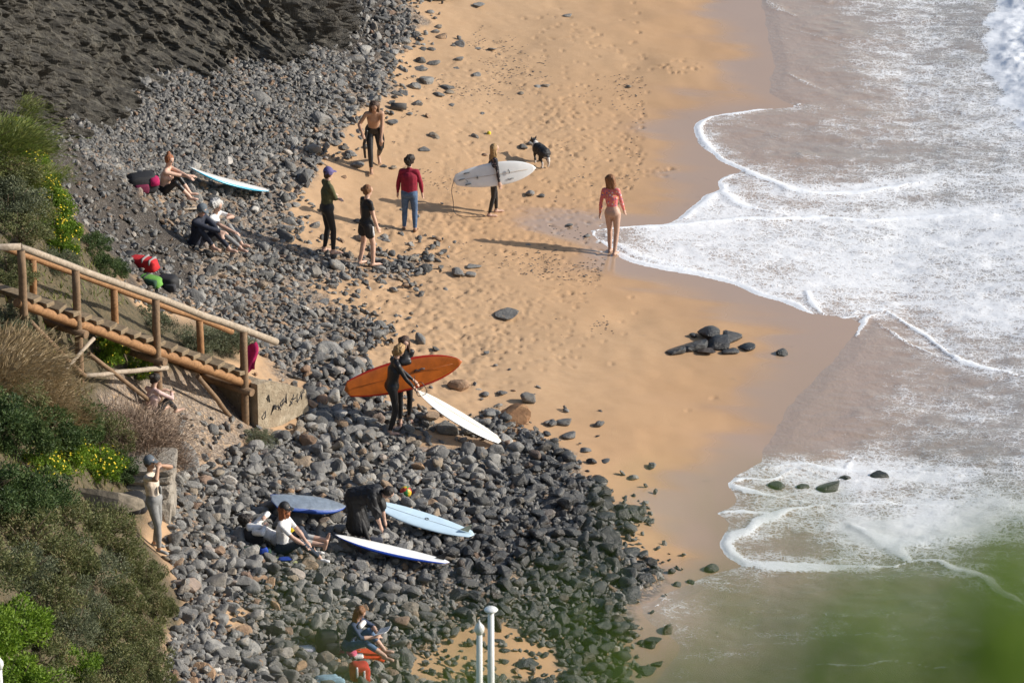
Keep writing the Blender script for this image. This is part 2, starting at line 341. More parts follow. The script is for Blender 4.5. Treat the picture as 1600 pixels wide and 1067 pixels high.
# ============================================================ SEA
sx = spaced([(.2,14.5,.05),(14.5,20,.4),(20,140,10)]); sy = spaced([(60,76,1.0),(76,117.5,.06),(117.5,125,.5),(125,330,12)])
SX, SY = np.meshgrid(sx, sy, indexing='ij'); sdw = sdist(SX, SY, WPOLY)
sdw = sdw + (vnoise(SX*2.2, SY*2.2, 41, 3)-.5)*.14 + (vnoise(SX*.7, SY*.7, 42, 2)-.5)*.15
foam = np.zeros_like(SX); fringe = np.zeros_like(SX)
wob = (vnoise(SX*1.6, SY*1.6, 43, 3)-.5)*.2; wob2 = (vnoise(SX*1.6, SY*1.6, 44, 3)-.5)*.2
for px, wd, st in FOAM_LINES:
    L = world_line(px, 3); la = np.array(L); i0, i1 = np.searchsorted(sx, [la[:,0].min()-1.2, la[:,0].max()+1.2]); j0, j1 = np.searchsorted(sy, [la[:,1].min()-1.2, la[:,1].max()+1.2]); sl_ = (slice(i0, i1), slice(j0, j1))
    d = pdist(SX[sl_]+wob[sl_], SY[sl_]+wob2[sl_], L); wdv = wd*.9*(.3+1.2*vnoise(SX[sl_]*1.3, SY[sl_]*1.3, 45+len(px), 2))
    de = np.minimum(np.hypot(SX[sl_]-L[0][0], SY[sl_]-L[0][1]), np.hypot(SX[sl_]-L[-1][0], SY[sl_]-L[-1][1])); wdv = wdv*np.clip(de/1.3, .2, 1)
    foam[sl_] = np.maximum(foam[sl_], st*(1-sstep(wdv*.25, wdv*1.5, d))); fringe[sl_] = np.maximum(fringe[sl_], st*(1-sstep(.05, .75, d)))
SU, SV = project(SX, SY, h(SX, SY))
def blob(u, v, su, sv): return np.exp(-((SU-u)/su)**2-((SV-v)/sv)**2)
dens = .185+.0*SX
dens += .19*sstep(318, 350, SV-(SU-1300)*-.03)*(1-sstep(440, 520, SV-(SU-1300)*.22))*sstep(960, 1040, SU)
dens += .10*sstep(1250, 1550, SU)*(1-sstep(250, 330, SV)) + .14*sstep(250, 300, SV)*(1-sstep(330, 350, SV))
dens += .22*blob(1400,755,200,40)+.40*blob(1390,835,100,26)+.25*blob(1500,820,120,30)+.12*blob(1500,640,200,60)+.15*blob(1540,520,90,60)
dens -= .12*sstep(880, 925, SV)+.12*blob(1270,640,60,50)+.13*blob(1250,850,70,25)+.16*blob(1240,60,70,120)+.12*blob(1180,230,60,40)+.10*blob(1310,540,50,40)
dens += (vnoise(SX*.55, SY*.8, 51, 3)-.5)*.26+.13*fringe+.08*sstep(345, 375, SV)*(1-sstep(430, 500, SV))*sstep(1000, 1100, SU)-.085*sstep(535, 590, SV)*(1-sstep(700, 745, SV))*(1-.5*sstep(1450, 1600, SU))-.16*(1-sstep(0, 2.4, sdw))*np.maximum(sstep(480, 510, SV)*(1-sstep(690, 730, SV)), 1-sstep(140, 175, SV))
swl = sstep(.0, 2.5, sdw)
wave = (vnoise(SX*.55, SY*1.3, 52, 3)-.5)*.14*swl + (vnoise(SX*2.2, SY*4.0, 53, 3)-.5)*.075*sstep(.1, 1.5, sdw)
SZ = np.maximum(h(SX, SY), -.02+.0*SX)+np.clip(sdw*.07, -.06, .025)+wave*.7+foam*.03*sstep(-.02, .1, sdw)+np.maximum(0, dens-.55)*.10*vnoise(SX*4, SY*5, 54, 3)
# breaking white water at the far right
BR = world_line([(1535,-40),(1545,10),(1540,60),(1538,100),(1560,140),(1590,190),(1640,220)])
bd = pdist(SX, SY, BR); inside_b = pip(SX, SY, BR+[(60, BR[-1][1]), (60, BR[0][1]+3)])
bs = np.where(inside_b, bd, -bd)+(vnoise(SX*1.5, SY*1.5, 55, 3)-.5)*.7
brk = sstep(-.15, 1.5, bs)*(1-.55*sstep(1.6, 3.2, bs))
SZ = SZ + brk*(.10+.20*vnoise(SX*2.4, SY*2.4, 56, 4, .65)+.07*vnoise(SX*7, SY*7, 57, 2))
foam = np.maximum(foam, sstep(-.15, .3, bs)); SZ = np.where(sdw > .35, np.maximum(SZ, h(SX, SY)+.012), SZ)
sm = bigmesh('sea', np.stack([SX.ravel(), SY.ravel(), SZ.ravel()], 1), grid_faces(len(sx), len(sy)))
fattr(sm, 'foam', np.clip(foam, 0, 1)); fattr(sm, 'dens', np.clip(dens, 0, 1)); fattr(sm, 'deep', sstep(0, 5, sdw))
fattr(sm, 'green', sstep(1250, 1600, SU)*sstep(760, 900, SV))  # green veil of the blurred foreground leaves, painted onto the water
t = NT('shallow_sea'); P = t.pos()
st = t.n('Mapping'); st.inputs['Scale'].default_value = (1, 1.35, 1); t.l(P, st.inputs[0])
nz = t.n('TexNoise', i_Scale=2.6, i_Detail=3.0); t.l(st.outputs[0], nz.inputs[0])
wv = t.n('VectorMath', operation='SCALE'); wv.inputs['Scale'].default_value = .42; t.l(nz.outputs['Color'], wv.inputs[0])
wa = t.n('VectorMath', operation='ADD'); t.l(st.outputs[0], wa.inputs[0]); t.l(wv.outputs[0], wa.inputs[1])
def lace(scale, w):
    vo = t.n('TexVoronoi', feature='DISTANCE_TO_EDGE', i_Scale=scale); t.l(wa.outputs[0], vo.inputs[0])
    return t.math('SUBTRACT', 1.0, t.smooth(0.0, w, vo.outputs['Distance']))
lc = t.math('MAXIMUM', lace(4.5, .16), t.math('MULTIPLY', lace(13.0, .2), .95))
patch = t.noise(1.5, 5, .62, st.outputs[0]); fine = t.noise(19, 4, .75, st.outputs[0])
mp2 = t.n('Mapping'); mp2.inputs['Scale'].default_value = (.8, 2.6, 1); t.l(P, mp2.inputs[0]); streak = t.noise(1.6, 5, .65, mp2.outputs[0], .6)
val = t.math('ADD', t.math('MULTIPLY', t.math('ADD', t.attr('dens'), t.math('MULTIPLY', t.math('SUBTRACT', streak, .5), .5)), 1.5), t.math('ADD', t.math('MULTIPLY', lc, .34), t.math('ADD', t.math('MULTIPLY', patch, .8), t.math('MULTIPLY', fine, .55))))
lm = t.smooth(1.12, 1.62, val)
fl = t.smooth(.32, .66, t.math('ADD', t.attr('foam'), t.math('ADD', t.math('MULTIPLY', t.math('SUBTRACT', fine, .5), .8), t.math('MULTIPLY', t.math('SUBTRACT', lc, .55), .35))))
fm = t.math('MAXIMUM', t.math('MULTIPLY', lm, .86), fl)
wcol = t.mix(t.attr('deep'), (.36, .265, .205), (.30, .262, .228))  # sand tone at the edge; offshore grey is sky reflection put into the colour
wcol = t.mix(t.math('MULTIPLY', t.attr('green'), .5), wcol, (.16, .15, .07))  # leaf-blur haze mixed into the water colour
t.base(t.mix(fm, wcol, (.82, .83, .84)))
t.rough(t.math('ADD', .10, t.math('MULTIPLY', fm, .6)))
rip = t.noise(5, 4, .6, st.outputs[0])
t.bump(t.math('ADD', t.math('MULTIPLY', rip, .7), t.math('ADD', t.math('MULTIPLY', fm, .35), t.math('MULTIPLY', t.noise(18, 3, .6, st.outputs[0]), .2))), .5, .05)
sea = tag(link('sea', sm, t.m), kind='structure'); sea['label'] = 'shallow foaming swash with white lacy wave edges over the sand'

# ============================================================ CLIFF
BASE = [(470,-110),(500,-50),(515,0),(535,50),(543,82),(500,106),(440,116),(380,112),(310,132),(235,160),(180,200),(120,235),(50,250),(-40,260),(-160,270)]
bw = [Vector(at(u, v)[:2]) for u, v in BASE]
fine_b = []
for a, b in zip(bw, bw[1:]):
    n = max(2, int((b-a).length/.05)); fine_b += [a.lerp(b, k/n) for k in range(n)]
NB = len(fine_b); bxy = np.array([(p.x, p.y) for p in fine_b])
for _ in range(40): bxy[1:-1] = (bxy[:-2]+2*bxy[1:-1]+bxy[2:])/4
tan = np.gradient(bxy, axis=0); tan /= np.linalg.norm(tan, axis=1)[:,None]
for _ in range(500): tan[1:-1] = (tan[:-2]+2*tan[1:-1]+tan[2:])/4
tan /= np.linalg.norm(tan, axis=1)[:,None]
inw = np.stack([tan[:,1], -tan[:,0]], 1)              # into the rock
NR = 190; rows = np.linspace(0, 9, NR)
s_len = np.concatenate([[0], np.cumsum(np.linalg.norm(np.diff(bxy, axis=0), axis=1))])
CV = np.zeros((NB, NR, 3)); left = sstep(4.0, 9.5, s_len)
for j, r_ in enumerate(rows):
    run = r_*(.38+.30*left); rise = r_*.92
    CV[:,j,0] = bxy[:,0]+inw[:,0]*run; CV[:,j,1] = bxy[:,1]+inw[:,1]*run
    CV[:,j,2] = h(bxy[:,0], bxy[:,1])-.5+rise
S2, R2 = np.meshgrid(s_len, rows, indexing='ij')
q = S2*2.3-R2*.8+(vnoise(S2*.5, R2*.4, 61, 3)-.5)*3.2   # tilted slate beds
saw = np.abs((q % 1)-.35); fin = vnoise(q*1.0, R2*.35+S2*.1, 62, 3); q2 = q*2.7+vnoise(S2, R2, 63, 2)*1.5
lump = vnoise(S2*.45, R2*.5, 64, 4)-.5
amp = (1-left)[:,None]
disp = lump*1.3+(saw**1.5*1.35+(fin-.5)*1.0+np.abs((q2 % 1)-.3)*.42)*(.22+.78*amp)+np.abs(vnoise(S2*1.6-R2*.5, R2*1.2, 68, 4, .6)-.5)*.9+(vnoise(S2*2.5, R2*2.5, 65, 4)-.5)*.5*(1-.5*amp)+(vnoise(S2*9, R2*9, 66, 3, .7)-.5)*.34
disp *= sstep(0, .8, R2)*.8+.2
CV[:,:,0] -= inw[:,0][:,None]*disp; CV[:,:,1] -= inw[:,1][:,None]*disp; CV[:,:,2] += (vnoise(S2*3, R2*3, 67, 3)-.5)*.15
cm = bigmesh('cliff', CV.reshape(-1, 3), grid_faces(NB, NR), smooth=False)
fattr(cm, 'left', np.repeat(left, NR)); fattr(cm, 'crest', np.clip(disp, -1, 1).ravel())
t = NT('slate_cliff'); P = t.pos()
mp = t.n('Mapping'); mp.inputs['Scale'].default_value = (2.2, 2.2, .55); mp.inputs['Rotation'].default_value = (0, R(24), R(10)); t.l(P, mp.inputs[0])
a = t.noise(3.2, 6, .7, mp.outputs[0]); b = t.noise(1.1, 5, .65, P); c = t.noise(22, 4, .7, mp.outputs[0])
dark = t.ramp(a, [(.3, (.014, .0135, .013)), (.5, (.042, .038, .033)), (.64, (.11, .096, .08)), (.78, (.27, .21, .16))])
earth = t.ramp(t.noise(4, 6, .75, P), [(.3, (.018, .016, .012)), (.5, (.06, .052, .038)), (.64, (.13, .118, .09)), (.78, (.26, .235, .2))])
col = t.mix(t.math('MULTIPLY', t.attr('left'), .85), dark, earth)
col = t.mix(t.math('MULTIPLY', t.smooth(.55, .72, b), .45), col, (.10, .088, .072))
t.base(col); t.rough(.75); t.bump(t.math('ADD', a, t.math('MULTIPLY', c, .5)), .9, .08)
cliff = tag(link('cliff', cm, t.m), kind='structure'); cliff['label'] = 'dark slate cliff with tilted jagged beds above the scree'
# ============================================================ STONES
def ico(sub):
    bm = bmesh.new(); bmesh.ops.create_icosphere(bm, subdivisions=sub, radius=1); bm.verts.ensure_lookup_table()
    v = np.array([x.co[:] for x in bm.verts]); f = np.array([[y.index for y in x.verts] for x in bm.faces]); bm.free(); return v, f
ICO2, ICO3 = ico(2), ico(3)
def rock_shape(seed, dirs, p, npl=10, lump=.045):      # sphere cut by random planes, edges rounded by p
    r = np.random.default_rng(seed); n = r.normal(size=(npl, 3)); n /= np.linalg.norm(n, axis=1)[:,None]; d = r.uniform(.36, .9, npl)
    q = np.maximum(dirs@n.T/d[None], 1e-3); rad = (np.sum(q**p, 1)+1.0)**(-1/p)
    for k in range(3):
        a = r.normal(size=3)*(2+2*k); rad = rad*(1+lump/(k+1)*np.sin(dirs@a+r.uniform(0, 6)))
    v = dirs*rad[:,None]; v -= (v.max(0)+v.min(0))/2; return v/np.abs(v).max(0)
NVAR = 18
SH2 = [rock_shape(100+k, ICO2[0], (9, 18, 40)[k % 3]) for k in range(NVAR)]
SH3 = [rock_shape(100+k, ICO3[0], (9, 18, 40)[k % 3]) for k in range(NVAR)]
def stone_mat(name, wetv, use_attr):
    t = NT(name); P = t.pos()
    rnd = t.attr('rnd') if use_attr else t.n('ObjectInfo').outputs['Random']
    wetn = t.attr('wetness') if use_attr else None
    c = t.ramp(rnd, [(0, (.10, .099, .094)), (.22, (.185, .18, .17)), (.45, (.28, .272, .255)), (.62, (.15, .148, .142)), (.72, (.37, .355, .325)), (.83, (.20, .20, .195)), (.90, (.27, .225, .17)), (.94, (.38, .24, .14)), (.965, (.24, .16, .115)), (1, (.52, .50, .46))])
    c.node.color_ramp.interpolation = 'LINEAR'
    nz = t.noise(7, 5, .65, P); sp = t.noise(38, 3, .7, P); band = t.noise(3, 2, .5, P, 2.0)
    c = t.mix(.75, c, t.ramp(nz, [(.3, (.55, .55, .55)), (.7, (1.25, 1.22, 1.18))]), 'MULTIPLY')
    c = t.mix(t.math('MULTIPLY', t.smooth(.6, .75, sp), .35), c, (.45, .43, .39)); c = t.mix(t.math('MULTIPLY', t.smooth(.62, .68, band), .35), c, (.33, .24, .15))
    wf = wetn if wetn is not None else float(wetv)
    c = t.mix(t.math('MULTIPLY', wf, .84) if wetn is not None else wf*.84, c, (.018, .018, .019))
    t.base(c)
    t.rough(t.math('SUBTRACT', .85, t.math('MULTIPLY', wf, .55)) if wetn is not None else .85-.55*wf)
    t.bump(t.math('ADD', nz, t.math('MULTIPLY', sp, .6)), .8, .05); return t.m
SM_STUFF = stone_mat('cobbles', 0, True); SM_DRY = stone_mat('stone_dry', 0, False); SM_WET = stone_mat('stone_wet', 1, False); SM_DAMP = stone_mat('stone_damp', .45, False)
VAR_ME = {}
def var_mesh(k, mt, key):
    if (k, key) not in VAR_ME:
        me = bigmesh('stone', SH3[k], ICO3[1], k % 3 == 0); me.materials.append(mt); VAR_ME[(k, key)] = me
    return VAR_ME[(k, key)]
# --- dart throwing over the stony bank
TAKEN = {}
def too_close(x, y, r, k=.80):
    c = .55; i, j = int(x//c), int(y//c)
    for a in (i-1, i, i+1):
        for b in (j-1, j, j+1):
            for (X0, Y0, R0) in TAKEN.get((a, b), ()):
                if (x-X0)**2+(y-Y0)**2 < (k*(r+R0))**2: return True
    return False
def take(x, y, r): TAKEN.setdefault((int(x//.55), int(y//.55)), []).append((x, y, r))
KEEP = []                                            # spots kept clear for people and boards (x, y, r), filled before scattering
def keep(u, v, r):
    p = at(u, v); take(p[0], p[1], r)
for u, v, r in [(583,268,.2),(512,403,.18),(573,420,.18),(640,363,.25),(268,312,.42),(290,318,.3),(325,398,.4),(350,400,.35),(368,400,.25),(613,678,.22),(632,660,.2),(440,862,.35),(470,868,.35),(500,868,.25),(418,860,.3),
                (567,852,.35),(575,1025,.35),(600,1022,.3),(545,1020,.3),(250,862,.25),(225,300,.45),(228,425,.35),(250,450,.35),(400,655,.35),(440,650,.4),(385,662,.2),(420,640,.4)]: keep(u, v, r)
def zone(x, y):
    u, v = project(x, y, h(x, y)); ju = u+(vnoise(x*1.3, y*1.3, 71, 3)-.5)*46; jv = v+(vnoise(x*1.3, y*1.3, 72, 3)-.5)*26
    d = np.where(pip(ju, jv, DENSE_UP), .66, 0.); d = np.maximum(d, np.where(pip(ju, jv, MEDIUM), .42, 0)); d = np.maximum(d, np.where(pip(ju, jv, DENSE_LOW), 1., 0))
    edge = np.maximum.reduce([sdist(ju, jv, DENSE_UP), sdist(ju, jv, MEDIUM), sdist(ju, jv, DENSE_LOW)])
    d = np.where(d > 0, d, .22*np.exp(-np.maximum(0, -edge)/14.0))
    for i_, s_ in enumerate(SANDY): d = np.where(pip(u, v, s_), np.maximum(d, .3)*(.4 if i_ == 0 else .13), d)
    d = np.where(pip(u, v, VEGE), 0, d); d = np.where(pip(ju, jv, GRAVEL), d*.10, np.where(pip(ju, jv, SCREE), d*.45, d))
    d = np.where(sdist(np.asarray(x), np.asarray(y), WPOLY) > -.3, d*.15, d)
    return d, u, v
STONES = []                                          # x, y, z, sx, sy, sz, rot, tilt x, tilt y, variant, wet
r_ = np.random.default_rng(77)
bankx, banky = (-9.5, 3.6), (70, 118)
for size, n in ((.44, 150), (.34, 520), (.26, 1900), (.20, 5200), (.15, 12000), (.115, 20000), (.085, 26000), (.06, 22000)):
    xs_ = r_.uniform(*bankx, n); ys_ = r_.uniform(*banky, n); d, u, v = zone(xs_, ys_)
    bigf = np.where((v > 560), 1.0, np.where(v < 200, 1.0, .8))   # stones are larger low in the picture
    ok = (r_.random(n) < d*np.where(size > .3, bigf*.8, 1)) & (u > -60) & (u < 1100) & (v > -60) & (v < 1250)
    for x, y, vv_, uu in zip(xs_[ok], ys_[ok], v[ok], u[ok]):
        s = size*r_.uniform(.78, 1.22)*(1.0 if vv_ > 560 else .95)*.56
        if too_close(x, y, s, .84): continue
        take(x, y, s)
        fl = r_.uniform(.38, .85); el = r_.uniform(.55, 1.0)
        STONES.append([x, y, 0, s*1.2*(1.15-.15*el), s*el*1.1, s*fl, r_.uniform(0, 6.3), r_.normal()*.33, r_.normal()*.33, r_.integers(NVAR), 0.])
ground_n = len(STONES)
# a second layer lying on the first where the bank is thick
A = np.array(STONES)
cand = r_.integers(0, ground_n, 5200); top = {}
cx_ = A[cand,0]+r_.normal(size=len(cand))*.13; cy_ = A[cand,1]+r_.normal(size=len(cand))*.13; cz_, cu_, cv_ = zone(cx_, cy_)
for x, y, d, v in zip(cx_, cy_, cz_, cv_):
    if d < .85: continue
    s = r_.uniform(.05, .14)*(1.1 if v > 560 else .8); key = (int(x/.26), int(y/.26))
    if key in top: continue
    top[key] = 1
    near = A[(np.abs(A[:,0]-x) < .45) & (np.abs(A[:,1]-y) < .45)]
    lift = 0
    for n_ in near:
        q = (x-n_[0])**2+(y-n_[1])**2
        if q < (n_[3]+s*.5)**2: lift = max(lift, n_[5]*1.1*math.sqrt(max(0, 1-q/(n_[3]+s)**2)))
    STONES.append([x, y, lift, s*1.15, s*r_.uniform(.75, 1), s*r_.uniform(.5, .8), r_.uniform(0, 6.3), r_.normal()*.3, r_.normal()*.3, r_.integers(NVAR), 0.])
S = np.array(STONES)
S[:,2] += h(S[:,0], S[:,1])+S[:,5]*.38
edge_w = sdist(S[:,0], S[:,1], WPOLY); SUp, SVp = project(S[:,0], S[:,1], S[:,2])
# stones near the water (the lower bank's seaward side) are wet and dark
seaw = np.maximum(sstep(-4.8, -2.7, edge_w+.8*(r_.random(len(S))-.5)), 0)*sstep(600, 680, SVp)
S[:,10] = np.clip(seaw, 0, 1)
pix = np.where((SUp > 0) & (SUp < 1600) & (SVp > 0) & (SVp < 1067) & (~pip(SUp, SVp, [(0,380),(45,380),(430,540),(390,660),(0,660)])), S[:,3]*S[:,5]*FPX**2/((S[:,1]*FW[1]+(S[:,2]-CAM_H)*FW[2])**2), 0)
order = np.argsort(-pix); big300 = order[:300]; rest = order[300:]
bank = tag(empty('stone_bank', V(at(600, 800))), kind='structure'); bank['label'] = 'bank of grey cobbles and boulders between the sand and the hillside'
for i in big300:
    x, y, z, sx_, sy_, sz_, ro, tx, ty, k, wt = S[i]
    key, mt = ('w', SM_WET) if wt > .66 else (('m', SM_DAMP) if wt > .3 else ('d', SM_DRY))
    o = link('stone', var_mesh(int(k), mt, key), None, None); o.location = (x, y, z); o.rotation_euler = (tx, ty, ro); o.scale = (sx_, sy_, sz_)
    o.parent = bank; o.matrix_parent_inverse = Matrix.Translation(bank.location).inverted()
def merged(idx, SRC, name, shapes, faces, seed=3):
    VV, FF, rn, wn, off = [], [], [], [], 0; nv = len(shapes[0])
    for i in idx:
        x, y, z, a, b, c, ro, tx, ty, k, wt = SRC[i]
        m = np.array(Matrix.LocRotScale(None, __import__('mathutils').Euler((tx, ty, ro)), Vector((a, b, c))).to_3x3())
        VV.append(shapes[int(k)]@m.T+np.array([x, y, z])); FF.append(faces+off); off += nv
    me = bigmesh(name, np.concatenate(VV), np.concatenate(FF)); n = len(idx); me.polygons.foreach_set('use_smooth', np.repeat(SRC[idx,9].astype(int) % 3 == 0, len(faces)))
    fattr(me, 'rnd', np.repeat(np.random.default_rng(3).random(n), nv)); fattr(me, 'wetness', np.repeat(SRC[idx,10], nv)); me.materials.append(SM_STUFF); return me
ICO1 = ico(1); SH1 = [rock_shape(300+k, ICO1[0], 14) for k in range(NVAR)]
rs_ = S[rest,3]
for idx_, nm_, sh_, fc_ in ((rest[rs_ >= .125], 'medium_stones', SH3, ICO3[1]), (rest[(rs_ < .125) & (rs_ >= .055)], 'small_stones', SH2, ICO2[1]), (rest[rs_ < .055], 'pebbles', SH1, ICO1[1])):
    o = tag(link(nm_, merged(idx_, S, nm_, sh_, fc_)), kind='stuff'); o.parent = bank; o.matrix_parent_inverse = Matrix.Translation(bank.location).inverted()
# fine scree gravel at the foot of the cliff and pebbles between the cobbles
OCT = ico(1); SH0 = SH1
G = []
n = 170000; xs_ = r_.uniform(-9.5, 3.6, n); ys_ = r_.uniform(72.5, 118, n); zz = h(xs_, ys_); u, v = project(xs_, ys_, zz)
pg = np.where(sdist(u, v, GRAVEL) > -25, .9, 0); pg = np.maximum(pg, np.where(pip(u, v, SCREE), .12, 0)); d, _, _ = zone(xs_, ys_); pg = np.maximum(pg, d*.45); pg = np.where(pip(u, v, VEGE), 0, pg)
for i in np.nonzero(r_.random(n) < pg)[0]:
    s = abs(r_.normal(.03, .014))+.014
    G.append([xs_[i], ys_[i], zz[i]+s*.3+.02, s*1.3, s, s*.6, r_.uniform(0, 6), r_.normal()*.5, r_.normal()*.5, r_.integers(NVAR), .3])
G = np.array(G); 
gv = tag(link('gravel', merged(np.arange(len(G)), G, 'gravel', SH1, ICO1[1])), kind='stuff'); gv.parent = bank; gv.matrix_parent_inverse = Matrix.Translation(bank.location).inverted()
# dark specks standing in for footprint shade, plus weed, shell and pebble bits
K = []
xs_ = r_.uniform(-4.5, 5, 30000); ys_ = r_.uniform(85, 117, 30000); zz = h(xs_, ys_); u, v = project(xs_, ys_, zz)
ok = pip(u, v, FOOT) & (vnoise(xs_*.6, ys_*.5, 81, 3) > r_.uniform(.42, .75, 30000))
for x, y, z in zip(xs_[ok], ys_[ok], zz[ok]): a_ = r_.uniform(.007, .02); K.append([x, y, z+.005, a_*1.5, a_*.7, a_*.45, r_.normal()*.5, 0, 0, r_.integers(NVAR), .55])
K = np.array(K); tag(link('shade_and_litter_specks', merged(np.arange(len(K)), K, 'shade_and_litter_specks', SH1, ICO1[1], 8)), kind='stuff')['label'] = 'dark specks for footprint shade, plus weed and pebble, on trodden sand'
# --- single rocks on the sand: (u, v of the foot, width px, height px, wet, label or None)
SINGLE = [(748,12,18,8,0),(886,27,14,5,0),(679,52,16,7,0),(689,62,18,9,0),(685,45,11,6,0),(707,75,12,8,0),(674,81,13,8,0),(746,78,12,4,0),(769,79,14,4,0),(677,102,22,8,0),(717,98,15,10,0),(656,111,24,8,0),(711,109,12,4,0),
 (745,122,13,9,0),(647,140,22,12,0),(698,141,24,8,0),(685,153,19,9,0),(703,148,14,7,0),(630,150,18,10,0),(651,166,20,11,0),(705,167,10,5,0),(851,138,15,9,0),(840,138,12,5,0),(813,149,11,5,0),(753,180,8,5,0),(679,217,18,10,0),(742,216,12,7,0),
 (664,237,17,7,0),(614,194,17,7,0),(817,235,17,10,0),(757,244,11,5,0),(559,263,20,11,0),(615,265,11,6,0),(538,280,8,6,0),(828,308,14,11,0),(846,309,11,6,0),(889,354,13,4,0),(918,371,12,5,0),(825,385,9,4,0),
 (735,433,18,9,0),(740,419,26,5,0),(672,409,14,10,0),(645,408,20,10,0),(635,420,18,9,0),(760,552,9,3,0),(586,410,14,8,0),(604,380,12,9,0),(562,350,12,7,0),
 (983,137,9,4,0),(1077,114,8,3,0),(784,618,18,8,0),(757,620,14,8,0),(717,612,32,22,0),(855,663,12,7,0),(880,664,24,11,.5),(888,685,24,10,.3),(924,727,16,12,1),(915,706,18,7,.6),(945,722,15,3,.6),(935,756,28,11,.8),(946,778,18,12,1),
 (1016,818,14,7,1),(985,866,30,9,1),(1005,870,18,10,1),(978,906,20,12,1),(1000,905,10,5,1),(940,902,9,4,1),(1018,884,22,14,1),(1005,912,34,18,1),(985,935,34,16,1),(1058,916,12,7,1),(1080,911,13,6,1),(1120,991,8,4,1),(1030,905,14,8,.8),
 (1008,1052,38,12,1),(1025,1040,20,8,1),(950,1052,14,8,1),(575,232,16,8,0),(600,262,10,5,0),(548,247,20,12,0),(472,280,34,14,0),(640,180,10,4,0)]
NAMED = {(719,76,16,13,0): 'pointed pyramid-shaped grey rock on the upper sand', (657,101,17,13,0): 'squarish brown rock at the upper edge of the sand', (828,229,12,9,0): 'dark rock touching the dog\'s head',
 (715,433,26,15,0): 'big rounded grey rock on sand below the woman in black shorts', (790,496,38,10,0): 'flat grey rock with a white face alone on mid sand',
 (825,634,24,22,0): 'pointed grey boulder standing behind the orange boulder', (990,749,16,8,0): 'small pale stone alone on wet sand', (985,812,46,24,1): 'large wet black boulder at the seaward tip of the stones', (948,816,36,16,1): 'low wet brown-black boulder left of the large black one',
 (1112,894,24,13,1): 'single wet round rock at the foam corner on the sand', (1020,1009,28,16,1): 'dark wet rock standing in the swash near the bottom',(1222,556,20,10,.9): 'lone wet rock right of the black rock cluster',
 (1107,533,34,24,1): 'tall domed black rock in the cluster on wet sand', (1143,537,36,23,1): 'rightmost large rounded black rock of the cluster', (1085,546,42,17,1): 'long black rock at the left front of the cluster', (1122,546,36,20,1): 'angular black rock in the middle of the cluster',
 (1056,550,32,8,1): 'low flat black rock at the left end of the cluster', (1167,548,26,11,1): 'low brownish rock at the right end of the cluster', (1142,553,26,9,1): 'small flat rock in front of the cluster', (1083,527,12,7,1): 'small rock behind the left of the cluster',(1102,553,28,10,1): 'small reddish-black rock at the cluster\'s front middle',
 (1213,764,26,11,1): 'leftmost black rock standing in the foam', (1255,765,20,9,1): 'second black rock from the left in the foam', (1293,768,36,15,1): 'widest flat-topped black rock in the foam', (1320,753,18,11,1): 'black rock just behind the widest one in the foam', (1375,750,28,13,1): 'rightmost black rock in the foam with a white collar'}
def single(u, v, wpx, hpx, wt, label, group=None, name='beach_rock', mt=None, k=None):
    p = at(u, v-hpx*.25); sc = FPX/float(np.dot(p-CAM, FW)); k = random.randrange(NVAR) if k is None else k; key, m0 = ('w', SM_WET) if wt > .6 else (('m', SM_DAMP) if wt > .25 else ('d', SM_DRY))
    a = wpx/sc/2*1.05; c = max(hpx/sc/2*.98, a*.28)
    me = var_mesh(k, mt or m0, key if mt is None else mt.name)
    o = link(name, me); o.location = (p[0], p[1], p[2]+c*.45); o.rotation_euler = (random.gauss(0, .1), random.gauss(0, .1), random.uniform(-.5, .5)); o.scale = (a, a*random.uniform(.75, 1), c)
    return tag(o, label, 'rock', group)
for q in SINGLE: single(*q, 'wet dark stone lying loose at the seaward edge of the stony bank' if q[4] > .25 else 'grey stone lying loose on the dry sand', 'loose wet stones' if q[4] > .25 else 'loose stones on the sand')
for q, lb in NAMED.items(): single(*q, lb)
OR = NT('orange_rock'); OR.base(OR.ramp(OR.noise(5, 5, .65, OR.pos()), [(.3, (.17, .08, .035)), (.6, (.30, .16, .075)), (.8, (.40, .24, .12))])); OR.rough(.85); OR.bump(OR.noise(16, 4, .7, OR.pos()), .6, .03)
single(805,666,50,33,0,'large orange-brown boulder beside the white longboard tip', mt=OR.m, k=11)

